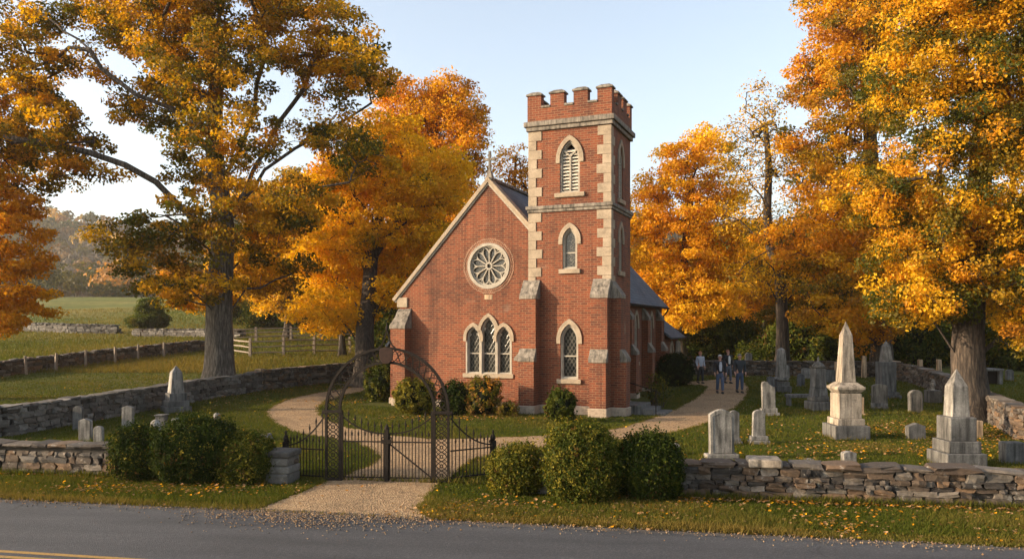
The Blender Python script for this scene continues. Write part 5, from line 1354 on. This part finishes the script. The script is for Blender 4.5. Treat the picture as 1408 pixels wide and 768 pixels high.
PAL['yew'] = ((.018, .032, .005), (.038, .052, .008)); PAL['yewtip'] = ((.13, .115, .016), (.21, .165, .022)); PAL['dark'] = ((.008, .015, .004), (.017, .027, .006)); PAL['box'] = ((.045, .055, .008), (.082, .085, .011))
EV, EVR, CHS = 'evergreen bushes left of the gate', 'evergreen bushes right of the gate', 'shrubs along the church wall'
def bpx(px, pyb, wpx, ytop): q = P(px, pyb); sc = q.y / F; return q, wpx * sc / 2, (pyb - ytop) * sc
for args in ((181, 663, 66, 588, 'leftmost rounded dark evergreen of the three before the left wall', EV, (('yew', 'yewtip', 'dark'), (6, 1, 2)), 9000, 31),
             (258, 667, 116, 578, 'biggest dark evergreen bush, in the middle of the three left of the gate', EV, (('yew', 'dark', 'yewtip'), (6, 3, .7)), 17000, 32),
             (329, 667, 80, 599, 'loose lighter green bush beside the pier left of the gate', EV, (('box', 'yewtip', 'yew'), (4, 2, 3)), 9500, 33),
             (711, 681, 76, 617, 'low yellow green bush at the end of the right iron fence panel', EVR, (('yewtip', 'box', 'yew'), (4, 3, 2)), 8500, 34),
             (803, 692, 112, 587, 'largest roundest evergreen bush right of the gate', EVR, (('yewtip', 'yew', 'box'), (3, 4, 3)), 19000, 35),
             (899, 691, 88, 600, 'dark upright evergreen bush at the start of the right roadside wall', EVR, (('yew', 'dark', 'box'), (5, 2, 2)), 14000, 36)):
    px, pyb, w, yt, lab, gp, cols, n, sd_ = args
    q, r_, h = bpx(px, pyb, w, yt); q = q + Vector((0, r_ * .55, 0))
    h *= .93
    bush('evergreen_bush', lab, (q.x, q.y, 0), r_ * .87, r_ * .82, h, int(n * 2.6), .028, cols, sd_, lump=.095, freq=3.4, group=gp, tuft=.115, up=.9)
for px, pyb, w, yt, lab, cols, n, sd_, kw in (
     (524, 553, 48, 500, 'round green shrub standing free at the left corner of the church', (('box', 'yew', 'yewtip'), (4, 3, 1)), 6000, 41, {}),
     (569, 571, 52, 526, 'golden green shrub against the left corner buttress', ((O_, 'yewtip', 'box'), (3, 4, 3)), 6000, 42, {}),
     (628, 571, 40, 529, 'dark green shrub left of the reddish one under the triple window', (('yew', 'dark', 'box'), (4, 3, 1)), 4500, 43, {}),
     (662, 572, 46, 524, 'reddish autumn shrub under the triple window', (('brown', O_, 'box', RU), (3, 3, 4, 1)), 4500, 44, {'lump': .3}),
     (697, 573, 26, 556, 'tiny reddish shrub beside the left tower buttress', (('brown', O_), (3, 4)), 1500, 45, {'lump': .3}),
     (772, 581, 36, 541, 'small conical green shrub in front of the tower', (('box', 'yew'), (4, 4)), 4500, 46, {}),
     (931, 531, 46, 488, 'big round black green bush at the far end of the nave', (('dark', 'yew'), (6, 1)), 7000, 47, {'lump': .05})):
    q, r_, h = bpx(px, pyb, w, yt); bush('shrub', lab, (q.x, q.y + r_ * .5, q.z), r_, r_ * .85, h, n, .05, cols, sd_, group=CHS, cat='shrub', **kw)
# scraggly climbing plant by the steps
q = P(903, 560); rng = np.random.default_rng(77); r = empty('garden_plant', q, 0, 'straggly half bare plant growing beside the church steps', 'plant')
E = []; tips = []
for i in range(26):
    a = rng.uniform(0, 6.28); d = rng.uniform(.1, .75); h = rng.uniform(.5, 1.35); p0 = np.array([rng.uniform(-.25, .25), rng.uniform(-.2, .2), 0]); p1 = p0 + np.array([math.cos(a) * d * .4, math.sin(a) * d * .4, h * .6]); p2 = p0 + np.array([math.cos(a) * d, math.sin(a) * d, h])
    E += [(p0, p1, .012, .009), (p1, p2, .009, .004)]; tips += [p1, p2, (p1 + p2) / 2]
a, f = tubes(E, 4); np_mesh('stem', a, f, MT['bark_dark'], r)
tips = np.array(tips); k = rng.integers(0, len(tips), 900); pos = tips[k] + rng.normal(0, .09, (900, 3)); v, f = leaf_geo(pos, unit(rng, 900), rng.uniform(.03, .06, 900), rng); np_mesh('foliage', v, f, MT['needle'], r, np.repeat(palette((O_, 'box', 'yew'), (3, 3, 3), rng, 900), 4, axis=0))
# understorey shrubs behind the far wall and the rail fence
us = [(960, 58, 40, 0), (1005, 60, 45, 1), (1045, 55, 40, 1), (1095, 54, 50, 0), (1140, 52, 46, 1), (1185, 56, 60, 0), (1240, 53, 50, 1), (1290, 56, 60, 0), (1370, 54, 60, 0), (1440, 50, 60, 1), (900, 62, 40, 1), (375, 88, 40, 1), (425, 86, 44, 0), (465, 84, 42, 1), (545, 60, 60, 0), (600, 64, 60, 1), (340, 92, 36, 0)]
ul = {960: 'behind the woman in the grey top', 1005: 'behind the two jeans wearers', 1045: 'left of the crooked trunk', 1095: 'right of the crooked trunk', 1140: 'left of the great obelisk', 1185: 'right of the great obelisk', 1240: 'behind the wall pier', 1290: 'left of the great maple trunk', 1370: 'beyond the tomb', 1440: 'at the right edge', 900: 'behind the vestry', 375: 'left end of the rail fence', 425: 'middle of the rail fence', 465: 'right end of the rail fence', 545: 'behind the golden maple trunk', 600: 'behind the nave', 340: 'beside the oak trunk'}
pr = None
for i, (px, Y, hp, kd) in enumerate(us):
    x = W(px, Y); lab = 'wild green undergrowth shrub ' + ul[px]
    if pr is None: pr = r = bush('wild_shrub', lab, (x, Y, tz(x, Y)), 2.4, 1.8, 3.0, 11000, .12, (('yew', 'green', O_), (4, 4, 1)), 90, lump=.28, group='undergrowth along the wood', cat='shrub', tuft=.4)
    else:
        r = pr.copy(); COL.objects.link(r); tag(r, lab)
        for c in pr.children: d = c.copy(); COL.objects.link(d); d.parent = r
        r.location = (x, Y, tz(x, Y) - .2)
    s = hp / F * Y / 3.0; r.scale = (s * 1.15, s, s * (1 + .25 * math.sin(i * 2.3))); r.rotation_euler.z = i * 2.1

# ------------------------------------------------------------------ far wooded hills
def forest():
    rng = np.random.default_rng(99); T = []
    Y = 200.
    while Y < 690:
        step = 7 + Y / 55
        for x in np.arange(-.95 * Y, .95 * Y, step * 1.0):
            xx = x + rng.uniform(-.5, .5) * step; yy = Y + rng.uniform(-.5, .5) * step
            T.append((xx, yy))
        Y += step * 1.05
    T = np.array(T); n = len(T); z = terrain(T[:, 0], T[:, 1])
    front = T[:, 1] < 222
    h = rng.uniform(8, 14, n) + np.where(front, 1, 0); w = h * rng.uniform(.34, .5, n) + np.where(T[:, 1] > 300, 1.5, 0)
    nl = np.where(T[:, 1] < 260, 220, np.where(T[:, 1] < 420, 95, 55)); idx = np.repeat(np.arange(n), nl); N = len(idx)
    u = unit(rng, N); u[:, 2] = np.abs(u[:, 2]) * 1.15 - .35; rad = rng.random(N) ** .28
    lum = 1 + .25 * np.sin(u[:, 0] * 5 + idx) * np.sin(u[:, 1] * 5 + idx * 1.7)
    pos = np.stack([T[idx, 0] + u[:, 0] * w[idx] * rad * lum, T[idx, 1] + u[:, 1] * w[idx] * rad * lum, z[idx] + h[idx] * (.52 + .5 * u[:, 2] * rad)], 1)
    nm = u + unit(rng, N) * .6; nm /= np.linalg.norm(nm, axis=1)[:, None]
    s = np.where(T[idx, 1] < 260, .55, np.where(T[idx, 1] < 420, 1.0, 1.5)) * rng.uniform(.7, 1.3, N)
    v, f = leaf_geo(pos, nm, s, rng, .8)
    tc = palette(('gold', 'orange', 'olive', 'brown', 'grey', 'rust', 'green'), (.8, .25, 5, 3.5, 2.5, .4, 5), rng, n)
    lw_ = np.array([.3, .59, .11]); g = (tc @ lw_)[:, None]; tc = (tc * .75 + g * .25) * .8
    col = tc[idx] * rng.uniform(.75, 1.2, (N, 1))
    o = np_mesh('forest', v, f, MT['leaf'], None, np.repeat(col, 4, axis=0)); tag(o, 'mixed autumn woodland covering the far hills beyond the pasture', 'forest', kind='stuff')
forest()
# ------------------------------------------------------------------ people
PM = {}
def pmat(n, c, r=.8):
    if n not in PM: PM[n] = plain(n, c, r, .12)
    return PM[n]
def skin_mesh(name, joints, edges, mat, parent, sub=2, extra=None):
    me = bpy.data.meshes.new(name); me.from_pydata([j[:3] for j in joints], edges, []); me.update()
    o = bpy.data.objects.new(name, me); COL.objects.link(o); o.parent = parent
    m = o.modifiers.new('Skin', 'SKIN'); m.use_smooth_shade = True
    for i, j in enumerate(joints):
        v = me.skin_vertices[0].data[i]; r = j[3]; v.radius = r if isinstance(r, tuple) else (r, r); v.use_root = (i == 0)
    s = o.modifiers.new('Subdivision', 'SUBSURF'); s.levels = sub; s.render_levels = sub
    me.materials.append(mat); return o
def person(loc, face, label, skin, hair, topc, legc, H=1.74, female=False, stride=.16, hairlong=False, coat=None, lean=0, bag=None):
    r = empty('person', loc, face, label, 'person', None); k = H / 1.74
    # facing -y in its own frame
    sh = .175 if female else .2; st = stride
    def S(L): return [(x*k, y*k, z*k, (q[0]*k, q[1]*k) if isinstance(q, tuple) else q*k) for x, y, z, q in L]
    armL = [(sh-.03, 0, 1.40, .045), (sh+.05, .06, 1.16, .046), (sh+.06, -.05, .92, .034), (sh+.055, -.085, .86, .032)]
    armR = [(-sh+.03, 0, 1.40, .045), (-sh-.05, .02, 1.16, .046), (-sh-.06, -.12, .94, .034), (-sh-.055, -.15, .88, .032)]
    legL = [(.09, 0, .88, .092), (.095, -st*.55, .5, .066), (.095, -st*.6, .1, .045)]
    legR = [(-.09, 0, .88, .092), (-.095, st*.1, .5, .066), (-.095, st, .12, .045)]
    tor = [(0, 0, .95, (.15, .11)), (0, 0, 1.15, (.14, .1)), (0, -.005, 1.34, (.14, .095)), (0, 0, 1.46, .056), (0, -.01, 1.54, .054)]
    head = [(0, -.02, 1.63, (.078, .09)), (0, -.015, 1.7, (.07, .082))]
    J = S(tor + head + armL + armR + legL + legR)
    E = [(0,1),(1,2),(2,3),(3,4),(4,5),(5,6),(2,7),(7,8),(8,9),(9,10),(2,11),(11,12),(12,13),(13,14),(0,15),(15,16),(16,17),(0,18),(18,19),(19,20)]
    # fingers and thumb of both hands as short chains rooted in the palm
    for w, sg in ((10, 1), (14, -1)):
        x, y, z, _ = J[w]
        for i, (dx, L) in enumerate(((-.03, .07), (-.01, .085), (.01, .08), (.028, .062))):
            a = len(J); J += [(x + .3*dx*k, y + dx*k, z - .04*k, .01*k), (x - sg*.008*k, y + dx*1.1*k - .008*k, z - (.04 + L)*k, .0085*k)]; E += [(w, a), (a, a + 1)]
        a = len(J); J += [(x - sg*.02*k, y - .04*k, z - .02*k, .011*k), (x - sg*.025*k, y - .05*k, z - .06*k, .009*k)]; E += [(w, a), (a, a + 1)]
    body = skin_mesh('body', J, E, pmat(skin[0], skin[1], .6), r, 1)
    # face details
    f = MB()
    f.add([(0, -.118*k, 1.645*k), (-.014*k, -.1*k, 1.61*k), (.014*k, -.1*k, 1.61*k), (0, -.132*k, 1.617*k)], [(0,1,3),(0,3,2),(1,2,3)]); f.build('nose', pmat(skin[0], skin[1]), body)
    for sg in (-1, 1):
        f = MB(); f.lathe([(.002, -.009), (.009, -.004), (.009, .004), (.002, .009)], (sg*.03*k, -.098*k, 1.645*k), 6); f.build('eye', pmat('dark_eye', (.03, .02, .015), .3), body)
        f = MB(); f.lathe([(.004, -.03*k), (.016*k, -.012*k), (.018*k, .012*k), (.006, .03*k)], (sg*.082*k, 0, 1.635*k), 6); f.build('ear', pmat(skin[0], skin[1]), body)
    f = MB(); f.box(-.024*k, .024*k, -.104*k, -.09*k, 1.578*k, 1.588*k); f.build('mouth', pmat('lip', (.25, .09, .07)), body)
    # hair
    f = MB(); V = []; n1, n2 = 8, 16
    hz, hy = 1.672*k, .008*k
    for i in range(n1 + 1):
        for j in range(n2):
            a = (1.75 if not hairlong else 2.3) * i / n1; bb = 2*math.pi*j/n2; back = math.sin(bb)
            rr = math.sin(a); lo = 1.0 if back > -.35 else .62
            a2 = a * (lo if i > 2 else 1)
            V.append((.094*k*math.sin(a2)*math.cos(bb), hy + .112*k*math.sin(a2)*math.sin(bb), hz + .098*k*math.cos(a2)*(1.0 if math.cos(a2) > 0 else (1.9 if hairlong else 1.0))))
    f.add(V, [(i*n2+j, (i+1)*n2+j, (i+1)*n2+(j+1) % n2, i*n2+(j+1) % n2) for i in range(n1) for j in range(n2)]); f.build('hair', pmat(hair[0], hair[1], .75), r, smooth=True)
    # trousers, top, shoes
    g = .012
    J = S([(0, .005, .98, (.152, .118)), (0, .005, .9, (.15, .115)), (.092, 0, .82, .1), (.097, -st*.5, .5, .078), (.097, -st*.6, .12, .062), (-.092, 0, .82, .1), (-.097, st*.1, .5, .078), (-.097, st*.93, .14, .062)])
    skin_mesh('trousers', J, [(0,1),(1,2),(2,3),(3,4),(1,5),(5,6),(6,7)], pmat(*legc), r, 2)
    hem = .86 if not female else .9
    J = S([(0, 0, hem, (.168, .13)), (0, 0, 1.05, (.162, .122)), (0, 0, 1.2, (.162, .12)), (0, -.005, 1.36, (.19, .13)), (0, 0, 1.475, .092),
           (sh+.005, 0, 1.415, .086), (sh+.05, .06, 1.16, .06), (sh+.058, -.045, .93, .047), (-sh-.005, 0, 1.415, .086), (-sh-.05, .02, 1.16, .06), (-sh-.058, -.115, .95, .047)])
    jk = skin_mesh('jacket' if coat else 'jumper', J, [(0,1),(1,2),(2,3),(3,4),(3,5),(5,6),(6,7),(3,8),(8,9),(9,10)], pmat(*(coat or topc)), r, 2)
    if coat:
        f = MB(); pts = [(-.045, 1.02), (.055, 1.02), (.075, 1.25), (.05, 1.44), (-.04, 1.44), (-.065, 1.25)]
        f.ext([(x*k, z*k) for x, z in pts], (0, 0, 0), (1, 0, 0), (0, 0, 1), (0, -1, 0), .09*k, .142*k); f.build('shirt', pmat(*topc), r, bevel=.02)
    for x, y, z, pitch in ((.095, -st*.6, .0, 0), (-.095, st, .02, .35)):
        f = MB(); f.add([(x*k + a*k, y*k + b*k, z*k + c*k + max(0, b + .02) * pitch * k) for a, b, c in ((-.045,-.17,0),(.045,-.17,0),(.04,.08,0),(-.04,.08,0),(-.04,-.16,.045),(.04,-.16,.045),(.042,.07,.1),(-.042,.07,.1),(-.042,-.06,.09),(.042,-.06,.09))],
                         [(3,2,1,0),(0,1,5,4),(4,5,9,8),(8,9,6,7),(1,2,6,9,5),(2,3,7,6),(3,0,4,8,7)]); f.build('shoe', pmat('dark_shoe', (.02, .018, .016)), r, bevel=.012)
    return r
SK = ('fair_skin', (.5, .27, .19))
person(P(963, 527), .25, 'walking woman in pale grey jumper and black trousers, nearest the round black bush', SK, ('copper_hair', (.35, .12, .04)), ('grey_knit', (.34, .36, .42)), ('black_cloth', (.015, .015, .018)), 1.66, True, .12, True)
person(P(990, 541), -.06, 'walking white haired man in an open dark jacket over a pale shirt and blue jeans', SK, ('white_hair', (.6, .58, .54)), ('pale_shirt', (.5, .53, .6)), ('blue_denim', (.055, .085, .15)), 1.78, False, .17, False, ('navy_jacket', (.016, .018, .026)))
person(P(1017, 540), .05, 'walking man in a plain dark jumper and blue jeans, rightmost of the walkers', SK, ('grey_hair', (.2, .18, .165)), ('dark_jumper', (.022, .028, .036)), ('indigo_denim', (.038, .058, .105)), 1.8, False, .08, False)
person(P(1001, 527), .35, 'red haired walker in a black coat, half hidden behind the white haired man', SK, ('red_hair', (.3, .09, .035)), ('white_scarf', (.6, .58, .55)), ('grey_cloth', (.07, .08, .1)), 1.74, False, .14, False, ('black_coat', (.012, .012, .014)))

# ------------------------------------------------------------------ grass and fallen leaves
def church_mask(x, y):
    c, s = math.cos(R(22.3)), math.sin(R(22.3)); dx, dy = x - 3.56, y - 28.5
    lx, ly = c*dx - s*dy, s*dx + c*dy
    return (lx > -10.4) & (lx < .3) & (ly > -.6) & (ly < 18.3) | (lx > 0) & (lx < 1.85) & (ly > .6) & (ly < 2.3)
def road_d(x, y): return (x - RO.x) * RN.x + (y - RO.y) * RN.y
def free(x, y, marg=.0):
    ok = ~inside(PATH, x, y) & ~church_mask(x, y) & (road_d(x, y) < marg)
    d = y - (15.655 - .1706 * x); ok &= ~((np.abs(d) < .27) & ((x < -4.5) | (x > .3)))
    return ok
def scatter(n, rng, yr=(11.2, 46), p=1.6):
    u = rng.random(n); y = (yr[0] ** (1 - p) + u * (yr[1] ** (1 - p) - yr[0] ** (1 - p))) ** (1 / (1 - p))
    x = rng.uniform(-1, 1, n) * (.72 * y + 2.5); return x, y
def grass():
    rng = np.random.default_rng(123); x, y = scatter(640000, rng); k = free(x, y, .06); x, y = x[k], y[k]; n = len(x)
    pn = vnoise(np.stack([x, y, x * 0], 1), 8, .9) + .6 * vnoise(np.stack([x, y, x * 0], 1), 9, 2.6)
    verge = (road_d(x, y) > -1.9) & (road_d(x, y) < .1)
    h = rng.uniform(.03, .075, n) * (1 + .35 * np.clip(pn, -1, 1)) * np.where(verge, 1.5, 1) * (1 + (y - 14) * .008)
    a = rng.uniform(0, 6.28, n); w = rng.uniform(.005, .011, n) * (1 + (y - 11) * .045)
    lean = rng.normal(0, .55, (n, 2)) * h[:, None]
    z = terrain(x, y)
    b0 = np.stack([x - np.cos(a) * w, y - np.sin(a) * w, z], 1); b1 = np.stack([x + np.cos(a) * w, y + np.sin(a) * w, z], 1); t = np.stack([x + lean[:, 0], y + lean[:, 1], z + h], 1)
    co = np.stack([b0, b1, t], 1).reshape(-1, 3)
    lo = np.array((.04, .058, .010)); hi = np.array((.098, .108, .017)); dry = np.array((.20, .14, .04))
    u = rng.random((n, 1)); c = lo * (1 - u) + hi * u
    dd = np.clip(.02 + .3 * pn + rng.normal(0, .22, n) + np.where(road_d(x, y) > -.3, .5, 0) + np.where(verge, .16, 0), 0, .9)[:, None]; c = c * (1 - dd) + dry * dd
    # longer tufts left by the mower round stones and along the walls, and coarse pasture grass beyond
    X, Yt, Hh = [], [], []
    for gx, gy, gw in GPOS:
        m_ = int(60 + 160 * gw); t_ = rng.uniform(0, 6.28, m_); q_ = np.maximum(np.abs(np.cos(t_)), np.abs(np.sin(t_))); rr = (gw + np.abs(rng.normal(.03, .04, m_))) / q_
        X.append(gx + np.cos(t_) * rr); Yt.append(gy + np.sin(t_) * np.minimum(rr, .2 + gw * .8)); Hh.append(rng.uniform(.07, .17, m_))
    xs_ = np.concatenate([rng.uniform(.9, 14, 6600), rng.uniform(-18, -5, 4600)]); X.append(xs_); Yt.append(15.655 - .1706 * xs_ - .27 - np.abs(rng.normal(0, .07, len(xs_)))); Hh.append(rng.uniform(.06, .2, len(xs_)))
    xs_ = rng.uniform(-14, 9, 2600); X.append(xs_); Yt.append(15.655 - .1706 * xs_ + .3 + np.abs(rng.normal(0, .06, len(xs_)))); Hh.append(rng.uniform(.08, .2, len(xs_)))
    i_ = rng.integers(0, len(PATH), 9000); pa_ = np.array(PATH)[i_]; X.append(pa_[:, 0] + rng.normal(0, .05, 9000)); Yt.append(pa_[:, 1] + rng.normal(0, .05, 9000)); Hh.append(rng.uniform(.03, .08, 9000))
    yy = (46 ** -.6 + rng.random(90000) * (120 ** -.6 - 46 ** -.6)) ** (1 / -.6); xx = rng.uniform(-.69, -.1, 90000) * yy; X.append(xx); Yt.append(yy); Hh.append(rng.uniform(.08, .3, 90000))
    x2, y2, h2 = np.concatenate(X), np.concatenate(Yt), np.concatenate(Hh); kk = (road_d(x2, y2) < .03) & ~church_mask(x2, y2); x2, y2, h2 = x2[kk], y2[kk], h2[kk]; n2 = len(x2)
    a2 = rng.uniform(0, 6.28, n2); w2 = rng.uniform(.006, .012, n2) * (1 + np.clip(y2 - 11, 0, 60) * .05); l2 = rng.normal(0, .4, (n2, 2)) * h2[:, None]; z2 = terrain(x2, y2)
    co2 = np.stack([np.stack([x2 - np.cos(a2) * w2, y2 - np.sin(a2) * w2, z2], 1), np.stack([x2 + np.cos(a2) * w2, y2 + np.sin(a2) * w2, z2], 1), np.stack([x2 + l2[:, 0], y2 + l2[:, 1], z2 + h2], 1)], 1).reshape(-1, 3)
    u2 = rng.random((n2, 1)); c2 = lo * (1 - u2) + hi * u2; d2 = np.clip(.3 + .4 * vnoise(np.stack([x2 * .3, y2 * .5, x2 * 0], 1), 15, .5) + rng.normal(0, .2, n2), 0, .9)[:, None]; c2 = c2 * (1 - d2) + dry * d2
    co = np.concatenate([co, co2]); c = np.concatenate([c, c2]); n += n2
    o = np_mesh('grass', co, np.arange(n * 3).reshape(-1, 3), MT['grassblade'], None, np.repeat(c, 3, axis=0)); tag(o, 'short green and straw coloured grass of the churchyard and the road verge', 'grass', kind='stuff')
grass()
def litter():
    rng = np.random.default_rng(321)
    X, Yy = [], []
    def blob(px, py, rx, ry, n):
        q = P(px, py); X.append(q.x + rng.normal(0, rx, n)); Yy.append(q.y + rng.normal(0, ry, n))
    x, y = scatter(3000, rng, (11.5, 44), 1.3); X.append(x); Yy.append(y)
    blob(1335, 598, 2.2, 1.8, 3400); blob(1200, 600, 3.0, 2.5, 900); blob(1150, 515, 7, 1.3, 3500); blob(1250, 620, 2.5, 1.0, 900); blob(980, 512, 5, 1, 1500)
    blob(1100, 715, 3.2, .6, 1900); blob(1300, 725, 2.0, .55, 1100); blob(950, 690, 1.2, .35, 700); blob(700, 700, 1.6, .4, 1200); blob(620, 700, .6, .3, 250); blob(330, 545, 3, 2, 900); blob(420, 530, 4, 1.0, 900); blob(640, 575, 2.4, .4, 900); blob(250, 674, 2, .35, 900); blob(60, 672, 2, .4, 500); blob(480, 553, 1.5, 1, 400)
    x, y = np.concatenate(X), np.concatenate(Yy); cl = vnoise(np.stack([x, y, x * 0], 1), 77, 1.3) + .5 * vnoise(np.stack([x, y, x * 0], 1), 78, 3.1); kk = rng.random(len(x)) < np.clip(.42 + .55 * cl, .06, 1); x, y = x[kk], y[kk]
    # drift lying against the foot of the roadside wall
    xs_ = np.concatenate([rng.uniform(.9, 10, 900), rng.uniform(-12, -5, 350)]); x = np.concatenate([x, xs_]); y = np.concatenate([y, 15.655 - .1706 * xs_ - .3 - np.abs(rng.normal(0, .12, len(xs_)))])
    k = ~church_mask(x, y) & (road_d(x, y) < .25); onp = inside(PATH, x, y); k &= ~onp | (rng.random(len(x)) < .3); d = y - (15.655 - .1706 * x); k &= ~((np.abs(d) < .28) & ((x < -4.5) | (x > .3))); x, y = x[k], y[k]; n = len(x)
    pos = np.stack([x, y, terrain(x, y) + rng.uniform(.025, .06, n)], 1)
    nm = unit(rng, n) * .45 + np.array([0, 0, 1.]); nm /= np.linalg.norm(nm, axis=1)[:, None]
    v, f = leaf_geo(pos, nm, rng.uniform(.022, .048, n) * (1 + (y - 12) * .008), rng, .75, .25)
    PAL['tanleaf'] = ((.28, .15, .065), (.42, .25, .12))
    col = palette(('orange', 'gold', 'rust', 'brown', 'tanleaf'), (1.2, .25, 4, 5, 6), rng, n)
    o = np_mesh('fallen_leaves', v, f, MT['litter'], None, np.repeat(col, 4, axis=0)); tag(o, 'orange and tan fallen leaves strewn over the lawn and verge', 'fallen leaves', kind='stuff')
litter()

def grit():
    rng = np.random.default_rng(55); n = 5200
    s = np.concatenate([rng.uniform(-6, 22, 2600), rng.normal(6.4, 1.0, 2600)]); dd = np.concatenate([np.abs(rng.normal(0, .22, 2600)), np.abs(rng.normal(0, .5, 2600)) - .1])
    x = RO.x + RD.x * s + RN.x * dd; y = RO.y + RD.y * s + RN.y * dd; r = rng.uniform(.006, .02, n)
    o8 = np.array([(1,0,0),(-1,0,0),(0,1,0),(0,-1,0),(0,0,.8),(0,0,-.8)], float); f8 = np.array([(0,2,4),(2,1,4),(1,3,4),(3,0,4),(2,0,5),(1,2,5),(3,1,5),(0,3,5)])
    co = (o8[None] * r[:, None, None] * rng.uniform(.6, 1.4, (n, 6, 1)) + np.stack([x, y, terrain(x, y) + .018 + r * .3], 1)[:, None]).reshape(-1, 3)
    fs = (f8[None] + (np.arange(n) * 6)[:, None, None]).reshape(-1, 3)
    col = np.array([(.22, .14, .08), (.3, .21, .13), (.14, .11, .09), (.1, .095, .09)])[rng.integers(0, 4, n)]
    o = np_mesh('loose_gravel', co, fs, MT['litter'], None, np.repeat(col, 6, axis=0)); tag(o, 'loose gravel and grit strewn along the crumbling road edge', 'gravel', kind='stuff')
grit()
# ------------------------------------------------------------------ autumn haze
def haze():
    mb = MB(); mb.box(-1520, 1520, -70, 1620, -3, 150)
    m = bpy.data.materials.new('haze'); m.use_nodes = True; nt = m.node_tree; nt.nodes.remove(nt.nodes['Principled BSDF'])
    v = nt.nodes.new('ShaderNodeVolumePrincipled'); v.inputs['Color'].default_value = (.85, .8, .74, 1); v.inputs['Density'].default_value = .00022; v.inputs['Anisotropy'].default_value = .3
    lk(nt, v.outputs[0], nt.nodes['Material Output'].inputs['Volume'])
    tag(mb.build('haze', m), 'thin warm haze filling the valley air', 'haze', kind='stuff')
haze()
